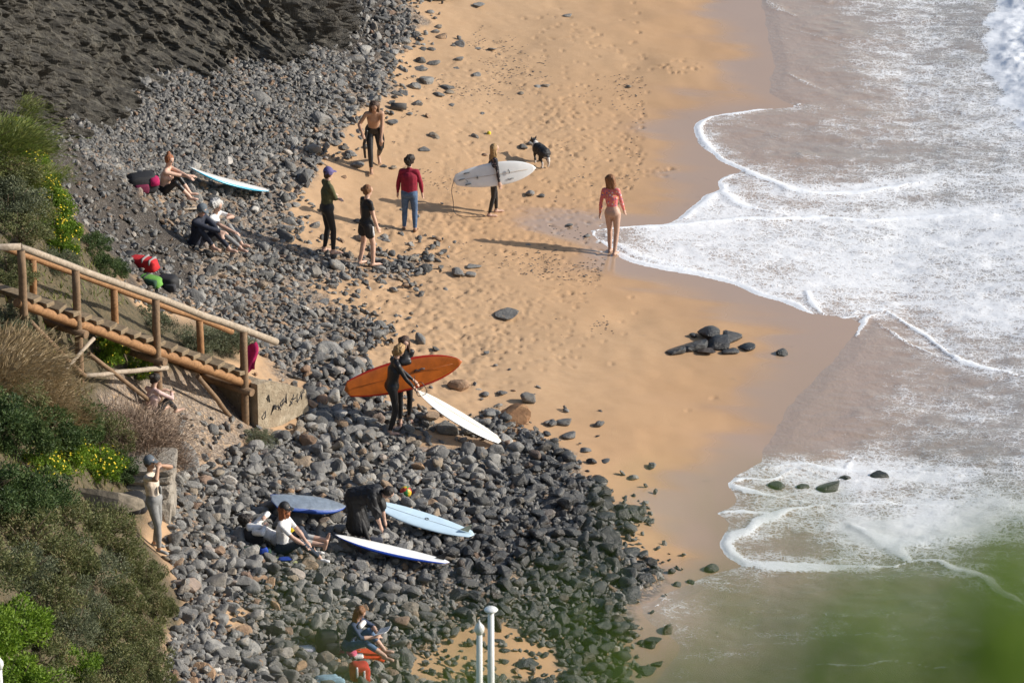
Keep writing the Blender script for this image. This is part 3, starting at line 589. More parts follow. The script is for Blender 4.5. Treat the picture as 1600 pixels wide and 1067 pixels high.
# ============================================================ PLANTS
def leaf_mat(name, stops, rough=.55, trans=.25):
    t = NT(name); c = t.ramp(t.attr('rnd'), stops); t.base(c); t.rough(rough); t.b.inputs['Specular IOR Level'].default_value = .3
    tr = t.n('BsdfTranslucent'); t.l(c, tr.inputs[0]); mx = t.n('MixShader', i_0=trans); t.l(t.b.outputs[0], mx.inputs[1]); t.l(tr.outputs[0], mx.inputs[2]); t.l(mx.outputs[0], t.out.inputs[0]); return t.m
LEAF = {'olive': leaf_mat('leaf_olive', [(0, (0.090, 0.105, 0.040)), (.5, (0.154, 0.173, 0.064)), (.85, (0.236, 0.226, 0.100)), (1, (0.307, 0.236, 0.128))]),
 'dark': leaf_mat('leaf_dark', [(0, (0.036, 0.065, 0.020)), (.6, (0.072, 0.119, 0.035)), (1, (0.131, 0.174, 0.058))]),
 'bright': leaf_mat('leaf_bright', [(0, (0.080, 0.152, 0.012)), (.6, (0.160, 0.261, 0.020)), (1, (0.246, 0.348, 0.036))]),
 'grey': leaf_mat('leaf_grey', [(0, (0.087, 0.102, 0.051)), (.6, (0.160, 0.181, 0.102)), (1, (0.246, 0.254, 0.160))]),
 'dry': leaf_mat('leaf_dry', [(0, (0.174, 0.123, 0.058)), (.5, (0.290, 0.210, 0.109)), (1, (0.420, 0.319, 0.181))]),
 'grass': leaf_mat('leaf_grass', [(0, (0.080, 0.102, 0.022)), (.5, (0.131, 0.167, 0.035)), (1, (0.217, 0.217, 0.058))]),
 'twig': leaf_mat('leaf_twig', [(0, (0.145, 0.096, 0.065)), (.5, (0.246, 0.174, 0.123)), (1, (0.392, 0.304, 0.232))], .8, 0)}
BARK = M('bark', (.12, .085, .055), .9)
PETAL = M('petal_yellow', (.75, .58, .02), .6, .1)
def quads_mesh(name, C, A, B, rnd):                   # rhombus leaves: centre, half-length, half-width vectors
    n = len(C); up = np.cross(A, B); up /= np.linalg.norm(up, axis=1)[:,None]+1e-9; bend = up*np.linalg.norm(A, axis=1)[:,None]*.25
    VV = np.stack([C-A-bend, C+B, C+A-bend, C-B], 1).reshape(-1, 3)
    me = bigmesh(name, VV, np.arange(4*n).reshape(n, 4), smooth=False); fattr(me, 'rnd', np.repeat(rnd, 4)); return me
def crown_mesh(seed, kind, n, leaf):
    r = np.random.default_rng(seed)
    if kind in ('grasst', 'dryt', 'twigt'):           # tufts: blades or twigs fanning up from the base
        n2 = n//3; base = r.normal(size=(n2, 3))*np.array([.42, .42, .04]); base[:,2] = np.abs(base[:,2])
        dirn = base*np.array([.9, .9, 0])+r.normal(size=(n2, 3))*.28+np.array([0, 0, .75]); dirn /= np.linalg.norm(dirn, axis=1)[:,None]
        ln = r.uniform(.35, .95, n2); segs = []
        for k in range(3):
            t0 = k/3; droop = np.stack([dirn[:,0]*.5, dirn[:,1]*.5, -np.ones(n2)], 1)
            c = base+dirn*(ln*(t0+.17))[:,None]+droop*(ln*(t0+.17)**2*.35)[:,None]+(r.normal(size=(n2, 3))*.03*(k+1) if kind == 'twigt' else 0)
            a = (dirn+droop*.5*t0+(r.normal(size=(n2, 3))*.35 if kind == 'twigt' else 0)); a /= np.linalg.norm(a, axis=1)[:,None]; segs.append((c, a*(ln*.19)[:,None]))
        C = np.concatenate([s[0] for s in segs]); A_ = np.concatenate([s[1] for s in segs])
        B_ = np.cross(A_, r.normal(size=A_.shape)); B_ /= np.linalg.norm(B_, axis=1)[:,None]+1e-9; B_ *= leaf*(.28 if kind != 'twigt' else .22)
        return quads_mesh('foliage', C, A_, B_, np.tile(np.clip(r.normal(.5, .25, n2), 0, 1), 3))
    nc = 46; cd_ = r.normal(size=(nc, 3)); cd_[:,2] = np.abs(cd_[:,2])*.9; cd_ /= np.linalg.norm(cd_, axis=1)[:,None]
    cc = cd_*r.uniform(.45, .92, nc)[:,None]; cr = r.uniform(.13, .30, nc); ct = r.normal(0, .17, nc)
    k = r.integers(0, nc, n); dv = r.normal(size=(n, 3)); dv /= np.linalg.norm(dv, axis=1)[:,None]
    C = cc[k]+dv*(cr[k]*r.uniform(.55, 1.08, n))[:,None]; C[:,2] = np.maximum(C[:,2], -.05)
    out = dv+cd_[k]*.6+np.array([0, 0, .35]); A_ = out+r.normal(size=(n, 3))*.7; A_ /= np.linalg.norm(A_, axis=1)[:,None]; A_ *= (leaf*r.uniform(.6, 1.25, n))[:,None]
    B_ = np.cross(A_, out+r.normal(size=(n, 3))*.5); B_ /= np.linalg.norm(B_, axis=1)[:,None]+1e-9; B_ *= (leaf*.42*r.uniform(.7, 1.2, n))[:,None]
    return quads_mesh('foliage', C, A_, B_, np.clip(.5+ct[k]+r.normal(0, .2, n), 0, 1))
def stems_mesh(seed):
    r = random.Random(seed); bm = bmesh.new()
    for k in range(9):
        a = r.uniform(0, 6.3); tip = Vector((math.cos(a)*r.uniform(.2, .7), math.sin(a)*r.uniform(.2, .7), r.uniform(.5, .85)))
        tube(bm, [Vector((math.cos(a)*.04, math.sin(a)*.04, -.25)), tip*.5+Vector((r.gauss(0, .06), r.gauss(0, .06), .05)), tip], [.022, .014, .006], 5)
    me = bpy.data.meshes.new('stem'); bm.to_mesh(me); bm.free(); return me
def ring_frame(d):
    d = d.normalized(); a = d.orthogonal().normalized(); return a, d.cross(a)
def tube(bm, pts, rad, seg=8, cap=True, flat=None):
    rings = []
    for i, p in enumerate(pts):
        d = (pts[min(i+1, len(pts)-1)]-pts[max(i-1, 0)]); 
        if i == 0: a, b = ring_frame(d)
        else:
            a = (a-d.normalized()*a.dot(d.normalized())); a = a.normalized() if a.length > 1e-6 else ring_frame(d)[0]; b = d.normalized().cross(a)
        rr = rad[i] if isinstance(rad, (list, tuple)) else rad
        rings.append([bm.verts.new(p+a*math.cos(2*math.pi*k/seg)*rr+b*math.sin(2*math.pi*k/seg)*rr) for k in range(seg)])
    for q0, q1 in zip(rings, rings[1:]):
        for k in range(seg): f = bm.faces.new((q0[k], q0[(k+1) % seg], q1[(k+1) % seg], q1[k])); f.smooth = True
    if cap: bm.faces.new(rings[0][::-1]); bm.faces.new(rings[-1])
    return rings
KINDS = {}
def kind_meshes(kind, leafkind, shape, n, leaf, nvar=3):
    KINDS[kind] = []
    for k in range(nvar):
        me = crown_mesh(hash(kind) % 1000 if False else sum(map(ord, kind))*7+k, shape, n, leaf); me.materials.append(LEAF[leafkind])
        sm_ = stems_mesh(k+sum(map(ord, kind))); sm_.materials.append(BARK); KINDS[kind].append((me, sm_))
kind_meshes('olive', 'olive', 'bush', 6500, .042); kind_meshes('dark', 'dark', 'bush', 6500, .044); kind_meshes('bright', 'bright', 'bush', 6000, .05)
kind_meshes('grey', 'grey', 'bush', 5500, .04); kind_meshes('dry', 'dry', 'dryt', 6600, .035); kind_meshes('twig', 'twig', 'twigt', 5400, .03); kind_meshes('grass', 'grass', 'grasst', 6600, .035)
fl_r = np.random.default_rng(9); d_ = fl_r.normal(size=(70, 3)); d_[:,2] = np.abs(d_[:,2])+.2; d_ /= np.linalg.norm(d_, axis=1)[:,None]; C_ = d_*fl_r.uniform(.9, 1.08, 70)[:,None]
a_ = np.cross(d_, fl_r.normal(size=d_.shape)); a_ /= np.linalg.norm(a_, axis=1)[:,None]; b_ = np.cross(d_, a_)
FLOWER = quads_mesh('flower', np.concatenate([C_, C_]), np.concatenate([a_, b_])*.045, np.concatenate([b_, -a_])*.022, np.ones(140)); FLOWER.materials.append(PETAL)
PL = {'olive': ('shrub', 'olive-green leafy shrub', 'shrub'), 'dark': ('shrub', 'dark green leafy shrub', 'shrub'), 'bright': ('wood_sorrel', 'bright green low plant with yellow flowers', 'plant'),
      'grey': ('shrub', 'grey-green small-leaved shrub', 'shrub'), 'dry': ('grass_tuft', 'straw-brown dry grass tuft', 'grass'), 'twig': ('dead_bush', 'leafless grey-brown twiggy bush', 'bush'), 'grass': ('grass_tuft', 'green grass tuft', 'grass')}
def plant(kind, u, v, rad, tall, where, k=None, lift=0, group=None, bloom=True):
    p = at(u, v); me, st_ = KINDS[kind][random.randrange(3) if k is None else k]; nm, lb, ct = PL[kind]
    e = empty(nm, (p[0], p[1], p[2]+lift), lb+' '+where, ct, group)
    e.rotation_euler = (0, 0, random.uniform(0, 6.3)); e.scale = (rad, rad*random.uniform(.85, 1.1), tall)
    link('foliage', me, None, e, False); link('stem', st_, None, e, False)
    if kind == 'bright' and bloom: tag(link('flower', FLOWER, None, e, False), kind='stuff')
    return e
# lower left bank, read from the photograph: (kind, u, v of the foot, radius, height)
random.seed(21)
LOWB = 'on the lower left bank'; gl = 'plants covering the lower left bank'
for kd, u, v, ra, ta in [('dark',20,700,.8,.8),('dark',70,690,.75,.7),('bright',100,725,.6,.45),('bright',150,735,.55,.45),('dark',110,680,.7,.7),('olive',165,700,.6,.6),('bright',60,740,.55,.45),('dark',180,745,.5,.45),
    ('dark',10,790,.8,.75),('dark',60,800,.75,.7),('olive',110,830,.7,.6),('olive',160,840,.65,.55),('olive',40,850,.8,.7),('olive',90,890,.75,.65),('grey',140,900,.65,.6),('olive',195,885,.5,.5),('olive',225,915,.45,.45),
    ('grey',30,910,.75,.6),('olive',70,950,.75,.65),('grey',130,960,.7,.6),('olive',190,950,.6,.55),('olive',240,960,.45,.5),('olive',215,1000,.55,.55),('olive',160,1010,.7,.6),('grey',100,1000,.7,.6),('bright',20,990,.75,.6),('olive',60,1040,.7,.55),
    ('bright',110,1060,.6,.5),('olive',60,1180,.9,.7),('olive',180,1190,.8,.7),('bright',-20,1160,.8,.6),('olive',120,1230,.9,.7),('olive',170,1060,.7,.6),('olive',225,1050,.55,.55),('olive',240,1095,.5,.6),('bright',10,1075,.8,.6),('olive',60,1110,.8,.6),('olive',130,1110,.7,.65),('olive',190,1120,.65,.6),('olive',-30,900,.9,.7),('bright',-30,1020,.8,.7),('dark',-30,780,.9,.8),
    ('dry',30,585,.7,.7),('dry',0,560,.7,.65),('dry',62,618,.55,.6),('olive',20,640,.7,.55),('dry',45,640,.6,.6),('olive',75,665,.55,.45),('dry',85,655,.5,.5),('grey',5,515,.6,.4),('grey',45,525,.45,.3),('dry',-30,590,.9,.7),('dark',-30,680,.9,.8),('dark',120,690,.5,.45)]:
    wh_ = 'on the bank right under the dry landing bushes' if v < 660 else ('on the bank above the earth mound' if v < 760 else ('at the outer edge of the bank beside the stones' if u > 185 else ('at the left border of the lower bank' if u < 45 else ('at the bottom border of the bank' if v > 1030 else ('on the bank below the earth mound' if v < 905 else 'in the middle of the lower bank')))))
    e_ = plant(kd, u, v, ra, ta, wh_, group=gl, bloom=v < 760)
    if kd == 'bright' and v > 760: e_['label'] = 'bright yellow-green leafy shrub '+wh_; e_.name = 'shrub'; e_['category'] = 'shrub'
for kd, u, v, ra, ta, wh in [('twig',205,712,.72,.85,'below the staircase, left of the seated person'),('twig',250,728,.5,.7,'right beside the flat stone outcrop'),('twig',160,690,.5,.6,'behind the larger dead bush'),('twig',185,690,.75,.95,'in the middle of the dead bushes below the staircase'),('twig',228,690,.6,.9,'just in front of the person under the staircase'),
    ('grey',400,690,.38,.24,'alone among stones below the stair foot'),('grey',300,545,.55,.45,'behind the middle of the staircase'),('grey',350,545,.6,.45,'behind the lower staircase rail'),('grey',240,510,.5,.4,'behind the upper staircase rail'),
    ('bright',165,560,.5,.5,'under the staircase between its posts'),('bright',215,580,.4,.35,'under the staircase beside the middle post'),('dark',160,425,.42,.35,'at the edge of the dark scree slope'),('dark',140,390,.45,.35,'at the top edge of the dark scree slope'),('dark',185,425,.3,.25,'lowest on the scree edge'),
    ('grey',90,420,.5,.4,'just behind the top staircase post'),('bright',90,372,.55,.5,'above the top of the staircase'),('bright',75,335,.5,.5,'in the middle of the upper left slope'),('bright',55,300,.5,.45,'high on the upper left slope'),('bright',95,395,.4,.4,'touching the top staircase rail'),
    ('grass',15,225,.6,.42,'highest on the upper left slope'),('grass',50,285,.55,.38,'at the edge of the upper left slope'),('grass',5,180,.6,.45,'at the very top of the upper left slope'),('grass',45,240,.45,.36,'on the outer rim of the upper left slope'),('bright',30,255,.5,.4,'between the upper left grass tufts'),('bright',70,310,.42,.36,'on the slope rim above the scree'),('bright',85,350,.45,.4,'on the slope rim above the staircase'),('bright',20,215,.5,.36,'beside the topmost grass tufts'),('bright',48,262,.42,.34,'on the upper rim by the grass'),('grass',20,290,.55,.4,'left of the yellow flowers on the upper slope'),
    ('grey',15,330,.8,.6,'at the left border above the staircase'),('olive',25,375,.7,.5,'behind the level top rail'),('olive',5,280,.8,.6,'at the left border of the upper slope'),('olive',40,345,.6,.45,'between the yellow flowers and the left border'),('grass',-25,230,.9,.7,'off the left border of the upper slope'),('olive',10,430,.7,.4,'under the top landing of the staircase')]:
    plant(kd, u, v, ra, ta, wh)
# thin stuff: grass litter over the planted slope
n = 26000; xs_ = RNG.uniform(-13, -5, n); ys_ = RNG.uniform(72, 118, n); zz = h(xs_, ys_); u, v = project(xs_, ys_, zz); ok = (sdist(u, v, VEGE) > 6) & ~pip(u, v, [(120,470),(260,490),(380,520),(380,660),(150,625)])
C_ = np.stack([xs_, ys_, zz+.06], 1)[ok]; n = len(C_); A_ = RNG.normal(size=(n, 3))*.5+np.array([0, 0, 1.]); A_ /= np.linalg.norm(A_, axis=1)[:,None]; A_ *= RNG.uniform(.05, .13, n)[:,None]
B_ = np.cross(A_, RNG.normal(size=(n, 3))); B_ /= np.linalg.norm(B_, axis=1)[:,None]; B_ *= .012
gm_ = quads_mesh('bank_grass', C_, A_, B_, RNG.random(n)); gm_.materials.append(LEAF['grass']); tag(link('bank_grass', gm_), kind='stuff')['label'] = 'short wild grass between the shrubs of the left slopes'
# out-of-focus shrub on the hillside right under the viewpoint
def near_shrub(p, sx_, sz_, label, n, seed, leaf=.011):
    r = np.random.default_rng(seed); x, y, top_z = p; g = slope_z(x, y); e = empty('viewpoint_shrub', (x, y, g), label, 'shrub')
    hgt = top_z-g; C = r.normal(size=(n, 3))*np.array([sx_, .06, sz_])+np.array([0, 0, hgt])
    A_ = r.normal(size=(n, 3))+np.array([0, 0, .8]); A_ /= np.linalg.norm(A_, axis=1)[:,None]; A_ *= leaf*r.uniform(.7, 1.3, n)[:,None]; B_ = np.cross(A_, r.normal(size=(n, 3))); B_ /= np.linalg.norm(B_, axis=1)[:,None]; B_ *= leaf*.45
    me = quads_mesh('foliage', C, A_, B_, r.random(n)); me.materials.append(LEAF['bright']); link('foliage', me, None, e, False)
    bm = bmesh.new()
    for k in range(12):
        tp = Vector(C[np.argsort(C[:,2])[k*3]]); tube(bm, [Vector((0, 0, -.2)), Vector((tp.x*.4, tp.y*.4, tp.z*.55)), tp], [.012, .007, .002], 5)
    me = bpy.data.meshes.new('stem'); bm.to_mesh(me); bm.free(); me.materials.append(BARK); link('stem', me, None, e, False); return e
def near_pt(u, v, y):
    d = ray(u, v); p = CAM+d*(y/d[1]); return p
for (u, v, sx_, sz_, n, sd, lab) in [(1590,1015,.013,.019,230,1,'blurred green shrub tip nearest the lower right corner'),(1400,1085,.045,.036,420,2,'blurred green shrub low in the foreground right of centre'),(1130,1125,.05,.024,130,3,'blurred green shrub under the bottom border right of centre'),(720,1115,.06,.012,55,4,'blurred green shrub under the bottom border by the white posts')]:
    near_shrub(near_pt(u, v, 2.0), sx_, sz_, lab, n, sd)
# ============================================================ WOODEN STAIRCASE
def wood(name, a, b):
    t = NT(name); o = t.obj(); mp = t.n('Mapping'); mp.inputs['Scale'].default_value = (1, 1, 1); t.l(o, mp.inputs[0])
    nz = t.noise(9, 5, .7, o, 1.5); t.base(t.ramp(nz, [(.3, a), (.7, b)])); t.rough(.8); t.bump(t.noise(40, 4, .7, o), .5, .01); return t.m
W_PALE = wood('wood_pale', (.22, .17, .12), (.46, .38, .29)); W_BROWN = wood('wood_brown', (.12, .075, .04), (.27, .17, .095)); W_ORANGE = wood('wood_orange', (.17, .08, .03), (.38, .20, .085)); W_TREAD = wood('wood_tread', (.13, .09, .05), (.33, .245, .15))
A_ST = R(54); D = Vector((math.cos(A_ST), math.sin(A_ST), 0)); PN = Vector((-math.sin(A_ST), math.cos(A_ST), 0))
G4 = V(at(385, 660)); SW = 1.05; RAIL = 1.86
def sp(s, off, zz): return Vector((G4.x, G4.y, 0))-D*s+PN*off+Vector((0, 0, G4.z+zz+s*SL))   # s metres up the flight, zz above its line
def s_at(u, off, zz):                                 # how far up the flight the rail crosses that picture column
    lo, hi = -3.0, 12.0
    for _ in range(40):
        m = (lo+hi)/2; q = sp(m, off, zz)
        if project(q.x, q.y, q.z)[0] > u: lo = m
        else: hi = m
    return lo
lo_, hi_ = .2, 1.2
for _ in range(40):                                   # pitch of the flight so that the rail meets the top post
    SL = (lo_+hi_)/2; q = sp(s_at(35, 0, RAIL), 0, RAIL)
    if project(q.x, q.y, q.z)[1] > 388: lo_ = SL
    else: hi_ = SL
S1, S2_, S3, S4 = [s_at(u, 0, RAIL) for u in (33, 118, 243, 380)]
def gz(p): return float(h(p.x, p.y))
stair = empty('wooden_staircase', G4, 'rustic log staircase with two handrails descending the left slope to the stones', 'staircase')
def log(name, a, b, r0, r1, mt, parent=stair, seg=10, jit=.006):
    bm = bmesh.new(); n = max(2, int((b-a).length/.5)+1)
    pts = [a.lerp(b, k/n)+Vector((random.gauss(0, jit), random.gauss(0, jit), random.gauss(0, jit))) for k in range(n+1)]
    tube(bm, pts, [r0+(r1-r0)*k/n for k in range(n+1)], seg); me = bpy.data.meshes.new(name); bm.to_mesh(me); bm.free(); return link(name, me, mt, parent)
near_posts = [(S4, 0), (S3, 0), (S2_, 0), (S1, 0)]
log('handrail', sp(s_at(432, 0, RAIL), 0, RAIL), sp(S1+.05, 0, RAIL), .068, .062, W_PALE)
top_near = sp(S1+.05, 0, RAIL); log('handrail', top_near+Vector((.05, 0, .0)), top_near+Vector((-2.2, -.25, .05)), .062, .06, W_PALE)
FR = RAIL-.06
log('handrail', sp(s_at(362, SW, FR), SW, FR), sp(s_at(6, SW, FR), SW, FR), .055, .055, W_ORANGE)
for s, _ in near_posts:
    tp = sp(s, 0, RAIL-.04); log('post', Vector((tp.x, tp.y, gz(tp)-.3)), tp, .075, .07, W_BROWN)
for s in [s_at(u, SW, FR) for u in (312, 178, 50)]:
    tp = sp(s, SW, FR-.03); log('post', Vector((tp.x, tp.y, gz(tp)-.3)), tp, .07, .065, W_ORANGE)
for off in (.05, SW-.05): log('stringer', sp(-.12, off, .80), sp(S1+.1, off, .80), .085, .085, W_ORANGE)
log('crossbeam', sp(.05, -.2, .64), sp(.05, SW+.15, .64), .075, .075, W_BROWN); log('crossbeam', sp(S3+.02, -.2, .64), sp(S3+.02, SW+.15, .64), .075, .075, W_BROWN); log('crossbeam', sp(S2_+.02, -.2, .64), sp(S2_+.02, SW+.15, .64), .075, .075, W_BROWN)
def box(name, cs, mt, parent):                        # 8 corners
    me = mesh(name, [tuple(c) for c in cs], [(0,3,2,1),(4,5,6,7),(0,1,5,4),(1,2,6,5),(2,3,7,6),(3,0,4,7)]); 
    bm = bmesh.new(); bm.from_mesh(me); bmesh.ops.bevel(bm, geom=bm.edges[:], offset=.008, segments=1, affect='EDGES'); bm.to_mesh(me); bm.free(); return link(name, me, mt, parent)
def obox(name, c, ax, ay, az, mt, parent): return box(name, [c-ax-ay-az, c+ax-ay-az, c+ax+ay-az, c-ax+ay-az, c-ax-ay+az, c+ax-ay+az, c+ax+ay+az, c-ax+ay+az], mt, parent)
NT_ = 18
for k in range(NT_):
    s = .12+k*(S1-.1)/NT_; c = sp(s, SW/2+random.gauss(0, .015), .98); tilt = random.gauss(0, .01)
    obox('tread', c, D*.105+Vector((0, 0, tilt)), PN*(SW/2+.06), Vector((0, 0, .04)), W_TREAD, stair)
    for off in (.08, SW-.08): 
        b = sp(s, off, .91); obox('wedge', b, D*.09, PN*.06, Vector((0, 0, .026)), W_BROWN, stair)
pl = sp(S1+.2, SW/2, .98)                              # landing boards
for k in range(9):
    obox('landing_board', pl+Vector((-.05-k*.2, -.02*k, .02)), Vector((.09, .01, 0)), Vector((-.05, .72, 0)), Vector((0, 0, .025)), W_TREAD, stair)
log('landing_beam', pl+Vector((.1, -.62, -.1)), pl+Vector((-2, -.8, -.1)), .08, .08, W_ORANGE)
def gp(s, up=0): p = sp(s, 0, 0); return Vector((p.x, p.y, gz(p)+up))
log('brace', gp(S2_, .05)+PN*-.1, sp(S3-.15, -.1, .55), .045, .045, W_PALE); log('brace', sp(S2_-.15, -.1, .30), gp(S3+.15, .05)+PN*-.12, .04, .04, W_BROWN)
log('brace', sp(S1, -.09, .55), gp(S2_, .05)+PN*-.1, .045, .045, W_BROWN); log('brace', sp(S2_-.3, -.1, .62), sp(S2_+.7, -.12, -.35), .035, .035, W_PALE)
log('brace', sp(1.3, .05, .6), gp(.25, 0)+PN*.1, .045, .045, W_BROWN); log('brace', sp(S3+.6, SW, .6), gp(S3-.6, 0)+PN*SW, .05, .05, W_BROWN); log('brace', gp(0.0, .0)+D*.14, sp(-.02, 0, .7)+D*.13, .03, .03, W_PALE)
# masonry steps at the foot
t = NT('painted_masonry'); vo = t.n('TexVoronoi', feature='DISTANCE_TO_EDGE', i_Scale=4.5); t.l(t.pos(), vo.inputs[0])
c = t.ramp(t.noise(4, 5, .6, t.pos()), [(.3, (.33, .26, .175)), (.55, (.46, .38, .27)), (.75, (.55, .47, .35))]); t.base(t.mix(t.smooth(.45, .6, t.noise(2.5, 6, .7, t.pos())), t.mix(.5, c, (.25, .19, .12)), c)); t.rough(.9); t.bump(t.noise(7, 6, .75, t.pos()), .9, .08)
MAS = t.m; INK = M('graffiti_black', (.02, .02, .025), .7)
ms = empty('masonry_steps', G4+D*.6, 'cream masonry steps with black graffiti at the foot of the log staircase', 'steps')
f0 = Vector((G4.x, G4.y, 0))
for k in range(4):
    tz = G4.z+.74-k*.19; a = .12+k*.28; c = f0+D*(a+.14)+PN*.62; zb = gz(c)-.4
    obox('step', Vector((c.x, c.y, (tz+zb)/2)), D*.14, PN*.66, Vector((0, 0, (tz-zb)/2)), MAS, ms)
wall_c = f0+D*.75+PN*-.16; 
prof = [(.0, .78), (.35, .72), (.7, .55), (1.1, .34), (1.42, .16), (1.5, -.3), (0, -.3)]
vs = [f0+D*(.1+a)+PN*o_+Vector((0, 0, G4.z+z)) for o_ in (-.2, -.04) for a, z in prof]; n = len(prof)
me = mesh('side_wall', [tuple(x) for x in vs], [tuple(range(n)), tuple(range(2*n-1, n-1, -1))]+[(i, i+n, (i+1) % n+n, (i+1) % n) for i in range(n)]); link('side_wall', me, MAS, ms)
rg = random.Random(4)
for k in range(11):                                   # sprayed strokes
    a = .12+.11*k; zt = .62-.042*k*1.0; pts = []; x0 = a+rg.uniform(0, .05); z0 = rg.uniform(.05, max(.1, zt-.18))
    for q in range(6): pts.append(f0+D*(.1+x0+rg.uniform(-.05, .07)+q*.012)+PN*-.203+Vector((0, 0, G4.z+z0+rg.uniform(-.09, .12))))
    bm = bmesh.new(); tube(bm, pts, .011, 4); me = bpy.data.meshes.new('graffiti_stroke'); bm.to_mesh(me); bm.free(); link('graffiti_stroke', me, INK, ms)
# flat stone outcrop behind the standing man and the earth mound beside it
t = NT('outcrop_rock'); t.base(t.ramp(t.noise(5, 5, .7, t.pos()), [(.3, (.17, .145, .115)), (.7, (.36, .32, .265))])); t.rough(.9); t.bump(t.noise(9, 5, .7, t.pos()), .8, .06); OUT = t.m
def slabrock(name, u, v, sx_, sy_, sz_, rz, seed, mt, label, cat, lift=.5):
    p = at(u, v); vv = rock_shape(seed, ICO3[0], 22, 9, .03)*np.array([sx_, sy_, sz_]); me = bigmesh(name, vv, ICO3[1], False)
    o = link(name, me, mt); o.location = (p[0], p[1], p[2]+sz_*lift); o.rotation_euler = (0, 0, rz); return tag(o, label, cat)
q_ = V(at(238, 790)); oc = empty('rock_outcrop', q_, 'flat-topped pale layered rock outcrop behind the man shading his eyes', 'rock')
zl = q_.z-.5
for k, (hh, gx_, gy_) in enumerate(((.75, .50, .60), (.26, .47, .56), (.20, .44, .52), (.12, .46, .5))):
    d3 = ICO3[0]; q3 = np.sign(d3)*np.abs(d3)**.32; q3 = q3/np.abs(q3).max(); nz_ = vnoise(q3[:,0]*3+k*5, q3[:,1]*3+q3[:,2]*2, 90+k, 4)-.5
    vv_ = q3*np.array([gx_, gy_, hh/2])*(1+.22*nz_)[:,None]; o = link('rock_layer', bigmesh('rock_layer', vv_+np.array([q_.x-.12+.03*k, q_.y+.35, zl+hh/2]), ICO3[1], False), OUT, oc); zl += hh*.93
slabrock('earth_mound', 150, 795, .85, .35, .28, -.25, 412, M('mound_earth', (.2, .165, .12), .95, .4, 9, .8), 'bare grey-brown earth mound between the shrubs, left of the standing man', 'mound', .4)
# ============================================================ WHITE POSTS standing on the hillside
WHITE = M('white_paint', (.8, .8, .78), .4, .05, 6, .05)
def white_post(u, v, y, wpx, kind, label):
    d = ray(u, v); p = CAM+d*(y/d[1]); sc = FPX/float(np.dot(p-CAM, FW)); g = slope_z(p[0], y)-.3; hgt = p[2]-g; r0 = wpx/sc/2
    e = empty('white_post', (p[0], y, g), label, 'post'); bm = bmesh.new()
    tube(bm, [Vector((0, 0, 0)), Vector((0, 0, hgt*.5)), Vector((0, 0, hgt-.02))], [r0*1.25, r0*1.1, r0*.85], 16)
    me = bpy.data.meshes.new('shaft'); bm.to_mesh(me); bm.free(); link('shaft', me, WHITE, e, False)
    bm = bmesh.new()
    prof = [(.8, -.03), (1.6, -.012), (1.95, .008), (1.6, .03), (.02, .04)] if kind == 'flat' else [(.85, -.05), (1.2, -.02), (1.5, .02), (1.35, .065), (.7, .10), (.25, .13), (.02, .17)]
    tube(bm, [Vector((0, 0, hgt+z)) for r, z in prof], [r0*r for r, z in prof], 20); me = bpy.data.meshes.new('finial'); bm.to_mesh(me); bm.free(); link('finial', me, WHITE, e, False)
white_post(767, 953, 62, 11.5, 'flat', 'taller white post with flat mushroom cap at the bottom of the picture'); white_post(749, 985, 60, 11, 'bud', 'shorter white post with pointed bud finial at the bottom of the picture'); white_post(-1, 1040, 60, 9, 'bud', 'white post cut by the left border in the bottom corner')
# ============================================================ FIGURES: one skin grown over joints
def capsule(a, b, r0, r1, wide=None, wf=1.0, seg=12):
    a, b = Vector(a), Vector(b); d = b-a; L = d.length
    if L < 1e-5: d = Vector((0, 0, 1)); L = 0
    d = d.normalized()
    if wide is None: e1 = d.orthogonal().normalized()
    else:
        e1 = Vector(wide); e1 = (e1-d*e1.dot(d)); e1 = e1.normalized() if e1.length > 1e-5 else d.orthogonal().normalized()
    e2 = d.cross(e1); vs, fs = [], []; prof = []
    for k in range(4): t_ = math.pi/2*(k/4); prof.append((-math.cos(t_)*r0, math.sin(t_)*r0))
    prof += [(0, r0)] if L else []
    for k in range(4, -1, -1): t_ = math.pi/2*(k/4); prof.append((L+math.cos(t_)*r1, math.sin(t_)*r1))
    prof = [p for i, p in enumerate(prof) if i == 0 or abs(p[0]-prof[i-1][0])+abs(p[1]-prof[i-1][1]) > 1e-6]
    prof = prof[1:-1] if prof[0][1] < 1e-9 else prof
    for z, r in prof:
        for k in range(seg): an = 2*math.pi*k/seg; vs.append(a+d*z+e1*(math.cos(an)*r*wf)+e2*(math.sin(an)*r))
    m = len(prof)
    for i in range(m-1):
        for k in range(seg): fs.append((i*seg+k, i*seg+(k+1) % seg, (i+1)*seg+(k+1) % seg, (i+1)*seg+k))
    fs.append(tuple(range(seg))[::-1]); fs.append(tuple((m-1)*seg+k for k in range(seg))); return [tuple(v) for v in vs], fs
def skin_union(name, caps, voxel, smooth=4):          # capsules -> one continuous closed surface
    VV, FF = [], []
    for c in caps:
        v, f = capsule(*c[:4], **(c[4] if len(c) > 4 else {})); o_ = len(VV); VV += v; FF += [tuple(i+o_ for i in q) for q in f]
    me = bpy.data.meshes.new(name); me.from_pydata(VV, [], FF); ob = bpy.data.objects.new(name, me); COL.objects.link(ob)
    md = ob.modifiers.new('r', 'REMESH'); md.mode = 'VOXEL'; md.voxel_size = voxel; md.use_smooth_shade = True
    if smooth: ms_ = ob.modifiers.new('s', 'SMOOTH'); ms_.factor = .5; ms_.iterations = smooth
    dg = bpy.context.evaluated_depsgraph_get(); res = bpy.data.meshes.new_from_object(ob.evaluated_get(dg)); bpy.data.objects.remove(ob); bpy.data.meshes.remove(me)
    res.name = name; res.shade_smooth(); return res
